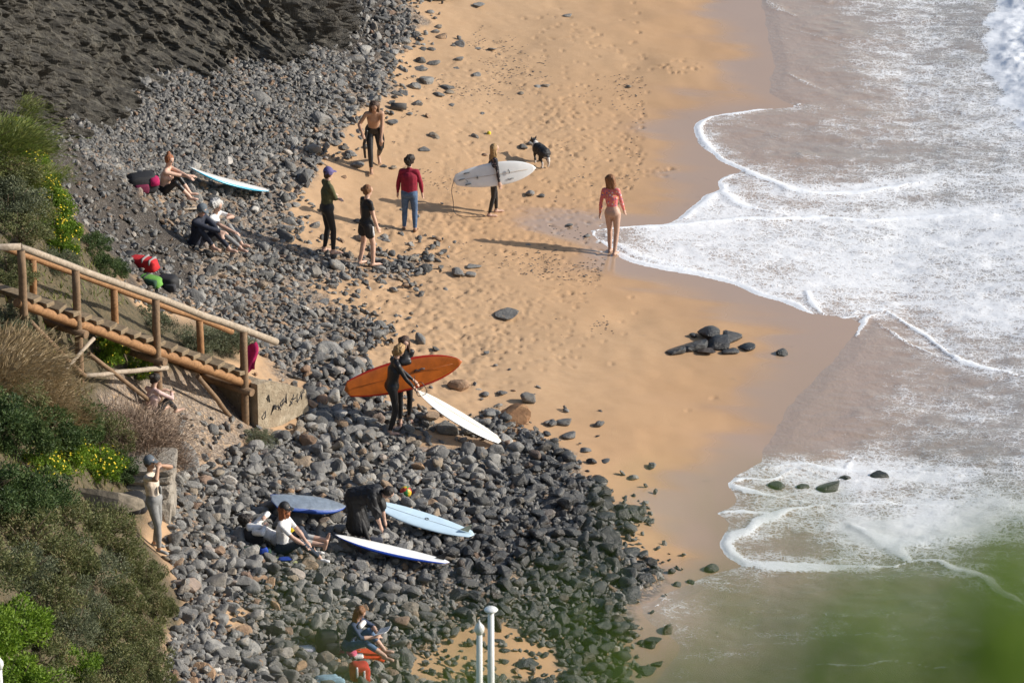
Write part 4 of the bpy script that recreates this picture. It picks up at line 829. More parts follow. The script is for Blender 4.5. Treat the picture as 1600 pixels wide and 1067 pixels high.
def ik(a, t, l1, l2, pole):
    a, t, pole = Vector(a), Vector(t), Vector(pole); d = t-a; L = min(d.length, (l1+l2)*.995); d = d.normalized(); t = a+d*L
    x = (l1*l1-l2*l2+L*L)/(2*L); y = math.sqrt(max(0, l1*l1-x*x)); pv = pole-d*pole.dot(d); pv = pv.normalized() if pv.length > 1e-4 else d.orthogonal().normalized()
    return a+d*x+pv*y, t
SKIN = M('skin', (.49, .31, .23), .55, .10, 12, .05); SKIN_P = M('skin_pale', (.60, .38, .28), .55, .10, 12, .05); SKIN_T = M('skin_tan', (.40, .23, .145), .5, .10, 12, .05)
EYE = M('eye_dark', (.03, .02, .018), .3, .1); LIP = M('lips', (.38, .14, .11), .5, .1)
def C_(name, col, rough=.85, var=.22, scale=14, bump=.4): return M('cloth_'+name, col, rough, var, scale, bump)
BLACK = C_('black', (.012, .012, .014), .6); NEO = M('neoprene', (.011, .011, .013), .45, .2, 20, .15); WHITEC = C_('white', (.72, .71, .69)); NAVY = C_('navy', (.018, .022, .038)); JEANS = C_('jeans', (.075, .13, .23), .85, .35); DENIM = C_('denim_dark', (.025, .035, .055))
OLIVE = C_('olive', (.085, .085, .035)); CRIMSON = C_('crimson', (.24, .008, .028)); BEIGE = C_('beige', (.62, .52, .42)); GREYP = C_('grey', (.24, .24, .235)); PURPLE = C_('purple', (.12, .10, .24)); SHOE = C_('shoe', (.16, .08, .04)); GREYC = C_('capgrey', (.10, .12, .14))
def floral(name, base, cols, sc=22):
    t = NT(name); o = t.obj(); v = t.n('TexVoronoi', i_Scale=sc); t.l(o, v.inputs[0]); s = t.n('SeparateColor'); t.l(v.outputs['Color'], s.inputs[0])
    st = [(i/len(cols), c) for i, c in enumerate(cols)]; r = t.ramp(s.outputs[0], st); r.node.color_ramp.interpolation = 'CONSTANT'; t.base(t.mix(t.smooth(.3, .5, v.outputs[0]), r, base)); t.rough(.8); return t.m
FLORAL_P = floral('floral_pink', (.62, .16, .15), [(.75, .25, .2), (.7, .55, .5), (.55, .1, .16), (.16, .13, .3), (.75, .35, .1)]); FLORAL_D = floral('floral_dark', (.025, .025, .03), [(.03, .03, .035), (.3, .2, .2), (.05, .05, .06), (.35, .3, .3)], 26)
def hairm(name, col): return M('hair_'+name, col, .55, .45, 45, .8)
HB = hairm('brown', (.07, .035, .018)); HD = hairm('dark', (.022, .015, .011)); HBL = hairm('blond', (.36, .22, .09)); HR = hairm('red', (.27, .085, .025)); HGR = hairm('grey', (.42, .41, .39)); HC = hairm('copper', (.20, .085, .03))

def person(u, v, label, H=1.75, face=(0, -1), pelvis=(0, 0, .95), neck=(0, .02, 1.47), look=(0, 1, -.1), twist=0, hands=((-.24, .05, .82), (.24, .05, .82)), feet=((-.10, .02, .085), (.10, .02, .085)), elbow=((-.5, -1, 0), (.5, -1, 0)), knee=((-.1, 1, 0), (.1, 1, 0)),
           toes=((-.1, 1, -.12), (.1, 1, -.12)), wear=None, fat=1.0, leg=1.0, arm=1.0, hair=None, hairm_=None, cap=None, skin=None, lift=0, group=None, ground_at=None, grip=(0, 0), female=False, extra=()):
    wear = wear or {}; skin = skin or SKIN; k = H/1.75; p0 = V(at(u, v)) if ground_at is None else Vector(ground_at)
    F = Vector((face[0], face[1], 0)).normalized(); RT = Vector((F.y, -F.x, 0))
    def T(q): q = Vector(q); return RT*q.x+F*q.y+Vector((0, 0, q.z))     # local -> turned (origin at the feet)
    pel, nk = Vector(pelvis), Vector(neck); spine = (nk-pel); up = spine.normalized()
    tw = Matrix.Rotation(twist, 3, up); xs = tw@Vector((1, 0, 0)); xs = (xs-up*xs.dot(up)).normalized(); fw = up.cross(xs)*1.0
    hx = Vector((1, 0, 0)); fr = up.cross(xs); sh_w = .172 if not female else .155
    shl, shr = nk-up*.055-xs*sh_w, nk-up*.055+xs*sh_w; hw = .088; hipl, hipr = pel-hx*hw-up*.03, pel+hx*hw-up*.03
    chest = nk-up*.20; waist = pel+up*.16
    caps, info = [], []
    def add(a, b, r0, r1, reg, t0=0, t1=1, **kw): caps.append((T(a)*k, T(b)*k, r0*k, r1*k, dict(wide=T(kw['wide']), wf=kw['wf']) if 'wide' in kw else {})); info.append((T(a)*k, T(b)*k, (r0*k, r1*k), reg, t0, t1))
    tf = fat
    add(pel-xs*.055, pel+xs*.055, .112*tf, .112*tf, 'torso', 0, 0, wide=xs, wf=1.15)
    add(pel, waist, .118*tf, .098*tf*(.92 if female else 1), 'torso', 0, .35, wide=xs, wf=1.28)
    add(waist, chest, .10*tf*(.92 if female else 1), .115*tf, 'torso', .35, .75, wide=xs, wf=1.32)
    add(chest, nk-up*.07, .112*tf, .07*tf, 'torso', .75, 1, wide=xs, wf=1.45)
    add(shl+xs*.02, shr-xs*.02, .058*tf, .058*tf, 'torso', .93, .93)
    if female: add(chest-xs*.07+fr*.085-up*.02, chest+xs*.07+fr*.085-up*.02, .058, .058, 'torso', .72, .72)
    lk = Vector(look).normalized(); hb = nk+up*.055+lk*.012; hc = hb+Vector((0, 0, .05))*.6+up*.075+lk*.018
    add(nk-up*.04, hb+up*.05, .055, .05, 'neck')
    hu = (Vector((0, 0, 1))*.5+up*.5); hu = (hu-lk*hu.dot(lk)).normalized(); hr_ = lk.cross(hu)
    cran = hc+hu*.035-lk*.012; jaw = hc-hu*.062+lk*.032
    add(cran-lk*.018, cran+lk*.022, .083, .08, 'head', wide=hr_, wf=.93); add(hc, jaw, .07, .042, 'head', wide=hr_, wf=.95)
    add(hc+lk*.088+hu*.012, hc+lk*.104-hu*.012, .009, .013, 'head'); 
    for s in (-1, 1): add(hc+hr_*s*.078-lk*.01+hu*.018, hc+hr_*s*.08-lk*.012-hu*.014, .014, .011, 'head')
    J = {'head': hc, 'lk': lk, 'hu': hu, 'hr': hr_}
    for i, (sh, hd, pole, nm) in enumerate(((shl, hands[0], elbow[0], 'L'), (shr, hands[1], elbow[1], 'R'))):
        el, wr = ik(sh, hd, .285, .255, pole); s = -1 if i == 0 else 1
        add(sh, el, .05*arm, .04*arm, 'uarm'); add(el, el.lerp(wr, .35), .04*arm, .041*arm, 'farm', 0, .35); add(el.lerp(wr, .35), wr, .041*arm, .028, 'farm', .35, 1)
        fd = (wr-el).normalized(); side = fd.cross(Vector((0, 0, 1))) if abs(fd.z) < .85 else fr; side = side.normalized(); nrm = side.cross(fd)
        pe = wr+fd*.085; add(wr, pe, .026, .028, 'hand', wide=side, wf=1.45); g = grip[i]
        for q, ln in ((-.033, .062), (-.011, .075), (.011, .07), (.033, .055)):
            b0 = pe+side*q; b1 = b0+fd*ln*.55*(1-.4*g)-nrm*ln*(.12+.5*g); b2 = b1+fd*ln*.5*(1-1.3*g)-nrm*ln*(.25+.3*g); add(b0, b1, .0105, .0098, 'hand'); add(b1, b2, .0098, .009, 'hand')
        th = wr+fd*.03-side*.03*s*-1; add(th, th+fd*.045+side*s*.035-nrm*.012, .0125, .0105, 'hand')
        J['el'+nm], J['wr'+nm], J['sh'+nm] = el, wr, sh
    for i, (hp, ft, pole, nm) in enumerate(((hipl, feet[0], knee[0], 'L'), (hipr, feet[1], knee[1], 'R'))):
        kn, an = ik(hp, ft, .43, .415, pole)
        add(hp, kn, .088*leg*(1.04 if female else 1), .056*leg, 'thigh'); add(kn, kn.lerp(an, .35), .054*leg, .054*leg, 'shin', 0, .35); add(kn.lerp(an, .35), an, .054*leg, .037*max(1, leg*.95), 'shin', .35, 1)
        td = Vector(toes[i]).normalized(); hl = an-Vector((0, 0, .045))-td*.035; add(an, hl, .036, .034, 'foot'); ball = hl+td*.17; sd_ = td.cross(Vector((0, 0, 1))).normalized()
        add(hl, ball, .033, .03, 'foot', wide=sd_, wf=1.15)
        for q, ln in ((-.03, .04), (-.012, .048), (.008, .052), (.028, .058)): add(ball+sd_*q, ball+sd_*q*1.1+td*ln, .014, .012, 'foot')
        J['kn'+nm], J['an'+nm] = kn, an
    for ex in extra: add(*[Vector(q) for q in ex[:2]], ex[2], ex[3], ex[4])
    me = skin_union('person', caps, .0155*k, 2)
    nv = len(me.vertices); co = np.empty(nv*3, np.float32); me.vertices.foreach_get('co', co); co = co.reshape(-1, 3)
    # which region each face belongs to
    fc = np.empty(len(me.polygons)*3, np.float32); me.polygons.foreach_get('center', fc); fc = fc.reshape(-1, 3)
    best = np.full(len(fc), 1e9); bi = np.zeros(len(fc), int); bt = np.zeros(len(fc))
    for ci, (a, b, rr, reg, t0, t1) in enumerate(info):
        a_, b_ = np.array(a), np.array(b); d = b_-a_; L = d@d+1e-12; tt = np.clip((fc-a_)@d/L, 0, 1); dd = np.linalg.norm(fc-a_-tt[:,None]*d, axis=1)-(rr[0]+(rr[1]-rr[0])*tt)*(1.2 if reg == 'torso' else 1)
        m = dd < best; best[m] = dd[m]; bi[m] = ci; bt[m] = (t0+(t1-t0)*tt)[m]
    mats = [skin, EYE, LIP]; idx = np.zeros(len(fc), np.int32)
    def slot(m):
        if m not in mats: mats.append(m)
        return mats.index(m)
    regs = np.array([i[3] for i in info])[bi]
    for reg, lst in wear.items():
        lo = -1.0
        for tm, m in (lst if isinstance(lst, (list, tuple)) else [(9, lst)]):
            sel = (regs == reg) & (bt > lo) & (bt <= tm); lo = tm
            if m is not None: idx[sel] = slot(m)
    hcw = np.array(T(hc)*k); 
    for s in (-1, 1):
        e = np.array(T(hc+lk*.088+hr_*s*.033+hu*.022)*k); idx[(np.linalg.norm(fc-e, axis=1) < .017*k)] = 1
    e = np.array(T(hc+lk*.085-hu*.048)*k); idx[np.linalg.norm((fc-e)*np.array([.7, .7, 1.6]), axis=1) < .020*k] = 2
    for m in mats: me.materials.append(m)
    me.polygons.foreach_set('material_index', idx); me.update()
    o = link('person', me); o.location = p0+Vector((0, 0, lift)); tag(o, label, 'person', group)
    def child(name, caps2, mt, vox=.014, rough=0, seed=0):
        cm_ = skin_union(name, [(T(c[0])*k, T(c[1])*k, c[2]*k, c[3]*k, dict(wide=T(c[4]), wf=c[5]) if len(c) > 4 else {}) for c in caps2], vox*k, 2)
        if rough:
            nv_ = len(cm_.vertices); co_ = np.empty(nv_*3, np.float32); cm_.vertices.foreach_get('co', co_); co_ = co_.reshape(-1, 3); no_ = np.empty(nv_*3, np.float32); cm_.vertex_normals.foreach_get('vector', no_); no_ = no_.reshape(-1, 3)
            w_ = vnoise(co_[:,0]*30+seed+co_[:,2]*9, co_[:,1]*30+co_[:,2]*6, 5, 3, .7)-.5
            cm_.vertices.foreach_set('co', (co_+no_*(rough*3*w_)[:,None]).ravel()); cm_.update()
        c = link(name, cm_, mt, o, False); return c
    top, bk = hc+hu*.05, -lk
    if hair:
        hs = [(cran+bk*.012+hu*.012-hr_*.01, cran+bk*.012+hu*.012+hr_*.01, .093, .093), (cran+bk*.03-hu*.03, cran+bk*.04-hu*.06, .078, .06)]
        for s in (-1, 1): hs.append((cran+hr_*s*.055+hu*.01, cran+hr_*s*.066+bk*.01-hu*.04, .042, .034))
        if hair == 'curly': hs += [(cran+hu*.03+bk*.02+Vector((random.gauss(0, .03), random.gauss(0, .03), random.gauss(0, .02))), cran+hu*.035+bk*.02+Vector((random.gauss(0, .04), random.gauss(0, .04), .01)), .085, .085) for _ in range(3)]
        if hair in ('long', 'shoulder'):
            Ln = .30 if hair == 'long' else .19
            for s in (-1, 0, 1): hs.append((cran+hr_*s*.055+bk*.045, cran+hr_*s*.075+bk*(.07 if s == 0 else .03)-up*Ln, .058, .036))
            for s in (-1, 1): hs.append((cran+hr_*s*.072+hu*.01, hc+hr_*s*.085-up*(Ln-.08)+lk*.01, .035, .028))
        if hair == 'bun': hs.append((cran+bk*.10+hu*.0, cran+bk*.115+hu*.012, .042, .042))
        if hair == 'topbun': hs.append((cran+bk*.04+hu*.10, cran+bk*.05+hu*.115, .045, .045))
        child('hair', hs, hairm_, .013, .009 if hair != 'curly' else .018, random.random()*50)
    if cap:
        cs = [(cran+bk*.008+hu*.022-hr_*.01, cran+bk*.008+hu*.022+hr_*.01, .097, .097)]; cs.append((cran+lk*.075+hu*.018, cran+lk*.155+hu*.002, .014, .010, hr_, 5.2)); child('cap', cs, cap, .009)
    if wear.get('beard'): child('beard', [(jaw+lk*.012, jaw-hu*.06+lk*.012, .05, .03), (jaw-hr_*.05+hu*.03, jaw+hr_*.05+hu*.03-lk*.0, .035, .035)], wear['beard'], .010, .008)
    J['T'] = lambda q: T(q)*k; J['o'] = o; J['k'] = k; J['w'] = lambda q: o.location+T(q)*k; J['child'] = child; return J
# ============================================================ SURFBOARDS
BOARD_N = 26
def board_mesh(L, W, T_, nose=.18, tail=.35, rocker=.09, mats=None, tailw=.35):
    """along +x (tail -L/2, nose +L/2), deck +z; material 0 deck, 1 bottom, 2 rail band"""
    NS = BOARD_N; NC = 20; vs, fs, mi = [], [], []
    for i in range(NS+1):
        s = i/NS; x = (s-.5)*L; e = abs(2*s-1)
        wv = math.sin(math.pi*min(1, max(0, (s*(1-tail*.0)))))**.0
        if s < .52: q = (.52-s)/.52; wd = 1-(1-tailw)*q**2.2 if q < .93 else (1-(1-tailw)*q**2.2)*math.sqrt(max(0, 1-((q-.93)/.07)**2))
        else: q = (s-.52)/.48; wd = max(0, 1-q**2.3)**(.72)
        wd = max(wd, .012); th = T_*max(.12, (1-e**2.6)); zr = rocker*((max(0, s-.5)*2)**2.2*1.1+(max(0, .5-s)*2)**2.4*.5)
        for k in range(NC):
            a = 2*math.pi*k/NC; c, sn = math.cos(a), math.sin(a); yy = W/2*wd*math.copysign(abs(c)**.75, c); zz = th/2*math.copysign(abs(sn)**.9, sn)
            vs.append((x, yy, zr+zz))
    for i in range(NS):
        for k in range(NC):
            fs.append((i*NC+k, (i+1)*NC+k, (i+1)*NC+(k+1) % NC, i*NC+(k+1) % NC)); kk = k+.5
            mi.append(2 if min(kk % NC, abs(kk-10), NC-kk) < 2 else (0 if kk < 10 else 1))
    fs.append(tuple(range(NC))); fs.append(tuple(NS*NC+k for k in range(NC))[::-1]); mi += [2, 2]
    me = mesh('board', vs, fs, True, mi); bm = bmesh.new(); bm.from_mesh(me); bmesh.ops.recalc_face_normals(bm, faces=bm.faces[:]); bm.to_mesh(me); bm.free()
    for m in mats: me.materials.append(m)
    return me
def gloss(name, col, r=.25, var=.06): return M('board_'+name, col, r, var, 5, .03)
BW, BBLUE, BNAVY, BORANGE, BRED, BSKY, BCREAM = gloss('white', (.78, .78, .76)), gloss('blue', (.03, .25, .42)), gloss('navy', (.015, .05, .30)), gloss('orange', (.50, .12, .012), .35, .25), gloss('red', (.42, .025, .008)), gloss('sky', (.50, .64, .74)), gloss('cream', (.78, .73, .63), .4, .12)
BTEAL = gloss('teal', (.05, .36, .52)); FINM = M('fin_black', (.015, .015, .018), .4, .1)
def basis(xdir, zhint):
    x = Vector(xdir).normalized(); z = Vector(zhint); z = (z-x*z.dot(x)).normalized(); y = z.cross(x); return Matrix((x, y, z)).transposed()
def board(label, tail_p, nose_p, deck, W, mats, T_=.07, fins=3, rocker=.08, tailw=.35, finmat=None, group=None):
    a, b = Vector(tail_p), Vector(nose_p); L = (b-a).length; e = empty('surfboard', (a+b)/2, label, 'surfboard', group)
    e.rotation_euler = basis(b-a, deck).to_euler(); me = board_mesh(L, W, T_, mats=mats, rocker=rocker, tailw=tailw); link('board_body', me, None, e, False)
    pos = {1: [(0, 0)], 3: [(-.02, 0), (.1, .12), (.1, -.12)], 0: []}[fins]
    for dx, dy in pos:
        hgt = .17 if (fins == 1 or dy == 0) and fins != 3 else .105; bx_ = -L/2+.16+dx; pr = [(0, 0), (.11, 0), (.075, -.5*hgt), (.0, -.97*hgt), (-.035, -hgt), (-.02, -.5*hgt)]
        z0 = -T_/2*.5+rocker*.25; vs = [(bx_+x, dy+o_, z0+z) for o_ in (-.006, .006) for x, z in pr]; n = 6
        link('fin', mesh('fin', vs, [tuple(range(n)), tuple(range(2*n-1, n-1, -1))]+[(i, (i+1) % n, (i+1) % n+n, i+n) for i in range(n)]), finmat or FINM, e, False)
    e['L'] = L; del e['L']; return e
def decal(e, name, pts, mt, r=.006):                  # marking laid on a board, local coordinates
    bm = bmesh.new(); tube(bm, [Vector(p) for p in pts], r, 4); me = bpy.data.meshes.new(name); bm.to_mesh(me); bm.free(); return link(name, me, mt, e, False)
def curve_obj(name, pts, r, mt, parent=None, seg=6, label=None, cat=None):
    P_ = [Vector(p) for p in pts]; Q = []
    for i in range(len(P_)-1):
        p0, p1, p2, p3 = P_[max(i-1, 0)], P_[i], P_[i+1], P_[min(i+2, len(P_)-1)]
        for k in range(6): t_ = k/6; Q.append(.5*((2*p1)+(p2-p0)*t_+(2*p0-5*p1+4*p2-p3)*t_**2+(3*p1-p0-3*p2+p3)*t_**3))
    Q.append(P_[-1]); bm = bmesh.new(); tube(bm, Q, r, seg); me = bpy.data.meshes.new(name); bm.to_mesh(me); bm.free(); o = link(name, me, mt, parent)
    if label: tag(o, label, cat)
    return o
# ============================================================ SOFT THINGS
def soft(name, u, v, dims, rz, mt, label, cat, parts=(), lift=.0, tilt=(0, 0), seed=1, crump=.12, at_p=None):
    """a slumped bag or cloth heap: rounded box with sagging folds; parts = (name, centre, half sizes, material)"""
    p = V(at(u, v)) if at_p is None else Vector(at_p); e = empty(name, p+Vector((0, 0, lift)), label, cat); e.rotation_euler = (tilt[0], tilt[1], rz); dx, dy, dz = dims
    dirs = ICO3[0]; q = np.sign(dirs)*np.abs(dirs)**.5; q = q/np.abs(q).max()*.96
    w_ = vnoise(q[:,0]*3+seed*7.7, q[:,1]*3+q[:,2]*2, seed, 3)-.5; f_ = vnoise(q[:,0]*8+seed*3.1, q[:,2]*7+q[:,1]*5, seed+5, 2)-.5
    vv = q*(1+crump*2*w_+crump*f_)[:,None]*np.array([dx, dy, dz])/2; vv[:,2] += dz/2*.92; vv[:,0] *= 1+.12*(dz-vv[:,2])/dz
    link('body', bigmesh('body', vv, ICO3[1]), mt, e, False)
    for nm, c, hs, m in parts:
        d2 = ICO2[0]; q2 = np.sign(d2)*np.abs(d2)**.4; q2 = q2/np.abs(q2).max()
        link(nm, bigmesh(nm, q2*np.array(hs)+np.array(c), ICO2[1]), m, e, False)
    return e
# ============================================================ PEOPLE
random.seed(11)
def legs(m, full=True, cut=None): return {'thigh': m if cut is None else [(cut, m), (9, None)], 'shin': m if cut is None else None} if cut is None else {'thigh': [(cut, m), (9, None)]}
def outfit(top, bottom, sleeve=9, bot_cut=None, waist=.22, shoes=None, neckm=None, farm=None):
    w_ = {'torso': [(waist, bottom), (9, top)]}
    if sleeve > 1.01: w_['uarm'] = top; w_['farm'] = [(min(sleeve-1, .97), top), (9, None)] if sleeve < 9 else [(.95, top), (9, None)]
    else: w_['uarm'] = [(sleeve, top), (9, None)]
    if bot_cut is None: w_['thigh'] = bottom; w_['shin'] = [(.93, bottom), (9, None)]
    elif bot_cut < 1: w_['thigh'] = [(bot_cut, bottom), (9, None)]
    else: w_['thigh'] = bottom; w_['shin'] = [(bot_cut-1, bottom), (9, None)]
    if shoes: w_['foot'] = shoes
    if neckm: w_['neck'] = [(.6, neckm), (9, None)]
    return w_
# 1 shirtless man striding towards the camera, wetsuit peeled to the waist
w1 = outfit(None, NEO); w1.pop('uarm'); w1.pop('farm')
p = person(585, 267, 'bare-chested long-haired person in black wetsuit peeled to the waist, striding down the sand', 1.72, (.12, -1), pelvis=(0, -.12, .93), neck=(0, .12, 1.40), look=(.15, 1, -.35), hands=((-.12, .33, .86), (.28, .32, 1.0)), feet=((-.13, -.38, .22), (.08, .14, .085)), toes=((-.1, .8, -.9), (.05, 1, -.1)),
    wear=w1, leg=1.12, hair='shoulder', hairm_=HB, skin=SKIN_T)
p['child']('wetsuit_sleeve', [((.16, .02, .92), (.22, .04, .62), .04, .035), ((.22, .04, .62), (.2, .06, .34), .035, .026)], NEO); p['child']('wetsuit_sleeve', [((-.14, .0, .95), (-.2, -.06, .70), .04, .036), ((-.2, -.06, .7), (-.19, -.06, .5), .036, .03)], NEO)
# 2 olive shirt, purple cap
person(512, 401, 'man in olive long-sleeved shirt, black trousers and purple cap standing with arms folded', 1.84, (.85, .35), lift=.07, hands=((.10, .19, 1.15), (-.12, .22, 1.12)), elbow=((-1, -.1, -.6), (1, -.1, -.6)), feet=((-.09, -.03, .085), (.09, .08, .085)), look=(-.1, 1, -.05), wear=outfit(OLIVE, BLACK, neckm=OLIVE), fat=1.08, arm=1.2, leg=1.08, hair='short', hairm_=HB, cap=PURPLE, skin=SKIN_P)
# 3 woman in black tee and shorts
w3 = outfit(BLACK, BLACK, sleeve=.55, bot_cut=.42)
p = person(573, 418, 'woman in black t-shirt and black shorts with pale side stripe, hair in a bun', 1.72, (.72, .5), lift=.05, hands=((-.22, .08, .80), (.20, .16, .80)), feet=((-.12, -.08, .085), (.12, .08, .085)), look=(.25, 1, -.05), wear=w3, fat=.98, leg=1.02, hair='bun', hairm_=HC, skin=SKIN_P, female=True)
p['child']('shorts_stripe', [((.195, .03, .90), (.212, .04, .72), .024, .024)], WHITEC)
p['child']('shorts', [((-.08, 0, .90), (-.105, -.02, .72), .115, .105), ((.08, 0, .90), (.105, .02, .72), .115, .105)], BLACK)
# 4 crimson sweater, from behind
p = person(640, 361, 'man in crimson sweater and blue jeans seen from behind, with dark curly hair', 1.62, (.12, 1), hands=((-.28, .06, .80), (.30, .10, .78)), elbow=((-1, -.4, 0), (1, -.4, 0)), feet=((-.12, 0, .085), (.13, -.06, .085)), look=(.1, 1, -.1), wear=outfit(CRIMSON, JEANS, shoes=SHOE, neckm=CRIMSON), fat=1.22, arm=1.28, leg=1.2, hair='curly', hairm_=HD)
p['child']('sweater', [((0, 0, .97), (0, .01, 1.30), .142, .15, (1, 0, 0), 1.32)], CRIMSON)
# 5 wetsuit girl with the white shortboard
p5 = person(770, 336, 'surfer with long blond hair in dark flowered top and wetsuit, carrying a white shortboard', 1.58, (.92, .32), hands=((-.22, .06, .80), (.27, .10, .70)), elbow=((-1, -.2, 0), (1, -.2, .1)), feet=((-.10, .12, .085), (.10, -.12, .085)), look=(.1, 1, -.05), wear=outfit(FLORAL_D, NEO, waist=.15, neckm=FLORAL_D), arm=1.08, hair='long', hairm_=HBL, female=True, skin=SKIN)
wr = p5['w'](p5['wrR']); F5 = Vector((.92, .32, 0)).normalized(); R5 = Vector((F5.y, -F5.x, 0))
c5 = wr+Vector((0, 0, .17))-R5*.07; dirb = (F5+Vector((0, -.2, .10))).normalized()
b5 = board('white shortboard with black emblem and fins, tucked under the blond surfer\'s arm', c5-dirb*.95, c5+dirb*.80, R5*-1+Vector((0, 0, -.25)), .50, [BW, BW, BW], .06, 3, .05, .38)
for pts in ([(-.37,-.03,-.052),(-.37,.03,-.052)], [(-.40,0,-.052),(-.34,0,-.052)]): decal(b5, 'emblem', pts, FINM, .009)
for c in ((-.39,.03),(-.35,.03),(-.39,-.03),(-.35,-.03)): decal(b5, 'emblem', [(c[0], c[1], -.051), (c[0]+.002, c[1]+.006, -.051)], FINM, .006)
for pts in ([(.25,.13,-.03),(.30,.15,-.028),(.33,.13,-.028),(.38,.14,-.026)], [(.28,-.02,-.045),(.29,-.07,-.043),(.31,-.03,-.043),(.30,.02,-.044)], [(-.62,.02,-.04),(-.58,.05,-.04),(-.6,.08,-.038)], [(.05,-.02,-.047),(.08,.03,-.047)]): decal(b5, 'lettering', pts, FINM, .007)
decal(b5, 'stringer', [(-.8,0,-.045),(-.2,0,-.05),(.3,0,-.041),(.7,0,.01)], M('stringer', (.4, .3, .2), .6), .004)
tl = c5-dirb*.93; g_ = V(at(725, 325))
curve_obj('leash', [tl, tl+Vector((-.05, -.02, -.2)), tl+Vector((-.02, -.03, -.45)), (tl.x+.05, tl.y-.1, g_.z+.06), (tl.x+.5, tl.y-.15, g_.z+.03), (tl.x+.75, tl.y-.1, g_.z+.03)], .007, FINM, b5)
# 6 woman at the water's edge
w6 = outfit(FLORAL_P, None, waist=.30); w6['torso'] = [(.12, SKIN), (.17, M('bikini', (.55, .3, .26), .7)), (.30, SKIN), (9, FLORAL_P)]; w6.pop('thigh'); w6.pop('shin')
person(955, 397, 'woman in pink flowered long-sleeved top standing at the foam edge, seen from behind', 1.74, (.35, 1), hands=((-.27, .05, .82), (.20, .22, .92)), feet=((-.05, .06, .085), (.09, -.06, .085)), pelvis=(.02, 0, .95), neck=(-.03, .02, 1.47), look=(.2, 1, -.2), wear=w6, fat=.98, hair='shoulder', hairm_=HC, skin=SKIN, female=True)
def sit(u, v, label, face, **k_):
    d = dict(pelvis=(0, -.22, .13), neck=(0, -.12, .66), feet=((-.12, .30, .085), (.12, .36, .085)), knee=((-.2, .3, 1), (.2, .3, 1)), hands=((-.12, .25, .45), (.12, .25, .45)), elbow=((-1, 0, -.4), (1, 0, -.4)), toes=((-.15, 1, 0), (.15, 1, 0))); d.update(k_); return person(u, v, label, face=face, **d)
# 7 bare-backed woman sitting beside the blue and white board
w7 = outfit(None, NEO, waist=.30); w7.pop('uarm'); w7.pop('farm'); w7['shin'] = [(.55, NEO), (9, None)]
sit(272, 311, 'red-haired person with bare back sitting on stones, black wetsuit rolled to the waist', (.95, -.15), H=1.7, wear=w7, hands=((.10, .36, .50), (-.08, .34, .46)), hair='topbun', hairm_=HR, skin=SKIN_P, female=True, look=(.5, 1, -.25), lift=.04)
# 8, 9 seated couple
sit(322, 396, 'man in dark jacket and grey-blue cap sitting on stones hugging one knee', (.85, -.5), H=1.78, wear=outfit(NAVY, NAVY, neckm=NAVY), hands=((.02, .36, .42), (-.02, .38, .45)), fat=1.2, arm=1.35, leg=1.1, hair='short', hairm_=HGR, cap=GREYC, look=(.1, 1, -.35), lift=.07, feet=((-.14, .44, .085), (.05, .20, .15)))
sit(346, 388, 'grey-haired person in white top and grey trousers sitting behind the capped man', (.85, -.45), H=1.75, wear=outfit(WHITEC, GREYP, sleeve=.6), hands=((.02, .20, .64), (.14, .40, .40)), hair='curly', hairm_=HGR, look=(.1, 1, -.2), feet=((-.1, .40, .085), (.1, .50, .085)), lift=.07)
# 10, 11 the wetsuit pair with boards
p11 = person(632, 658, 'woman with long brown hair in black wetsuit holding the orange surfboard', 1.76, (.25, -1), hands=((.10, .18, .84), (.30, .10, .82)), feet=((-.1, -.05, .085), (.1, .1, .085)), look=(-.1, 1, -.45), wear=outfit(NEO, NEO, neckm=NEO), hair='long', hairm_=HB, female=True, skin=SKIN)
p10 = person(613, 676, 'surfer with curly sandy hair in black wetsuit, head bowed, steadying the white longboard', 1.80, (.75, .25), pelvis=(0, 0, .94), neck=(0, .08, 1.44), hands=((.06, .42, .98), (.16, .40, .86)), elbow=((-.6, -1, -.6), (.6, -1, -.6)), feet=((-.1, .04, .085), (.1, -.08, .085)), look=(.1, .8, -.7), wear=outfit(NEO, NEO, neckm=NEO), fat=1.05, hair='curly', hairm_=HBL, skin=SKIN)
q11 = V(at(632, 658)); cc = q11+Vector((.0, -.16, 1.02)); db = Vector((1, .18, .19)).normalized()
b11 = board('orange surfboard with red rails held on edge by the long-haired woman', cc-db*1.15, cc+db*1.12, Vector((.1, -1, .35)), .60, [BORANGE, BORANGE, BRED], .07, 1, .06, .42)
decal(b11, 'stringer', [(-1.0,0,.055),(-.5,0,.04),(0,0,.036),(.5,0,.052),(.95,0,.1)], M('stringer_dark', (.3, .09, .02), .6), .004)
decal(b11, 'lettering', [(.22,.02,.045),(.26,.05,.045),(.30,.02,.047),(.36,.05,.05),(.42,.03,.055)], M('dark_print', (.08, .06, .06), .6), .018)
hw_ = p10['w'](p10['wrR']); tip = V(at(782, 698))+Vector((0, 0, .10)); 
b10 = board('white longboard slanting from the curly-haired surfer\'s hands down to the stones', tip, hw_+Vector((.04, -.03, -.10)), Vector((.3, -.12, .9)), .50, [BCREAM, BW, BW], .075, 0, .05, .45)
decal(b10, 'stringer', [(-1.1,0,.06),(-.5,0,.045),(0,0,.041),(.5,0,.055),(1.0,0,.1)], M('stringer', (.4, .3, .2)), .004)
curve_obj('leash', [hw_+Vector((.02, 0, .02)), hw_+Vector((.15, -.05, .12)), hw_+Vector((.25, -.05, -.08)), hw_+Vector((.08, -.1, -.12)), hw_+Vector((.02, -.05, .25))], .007, FINM, None, label='black leash coiled in the curly-haired surfer\'s hand', cat='leash')
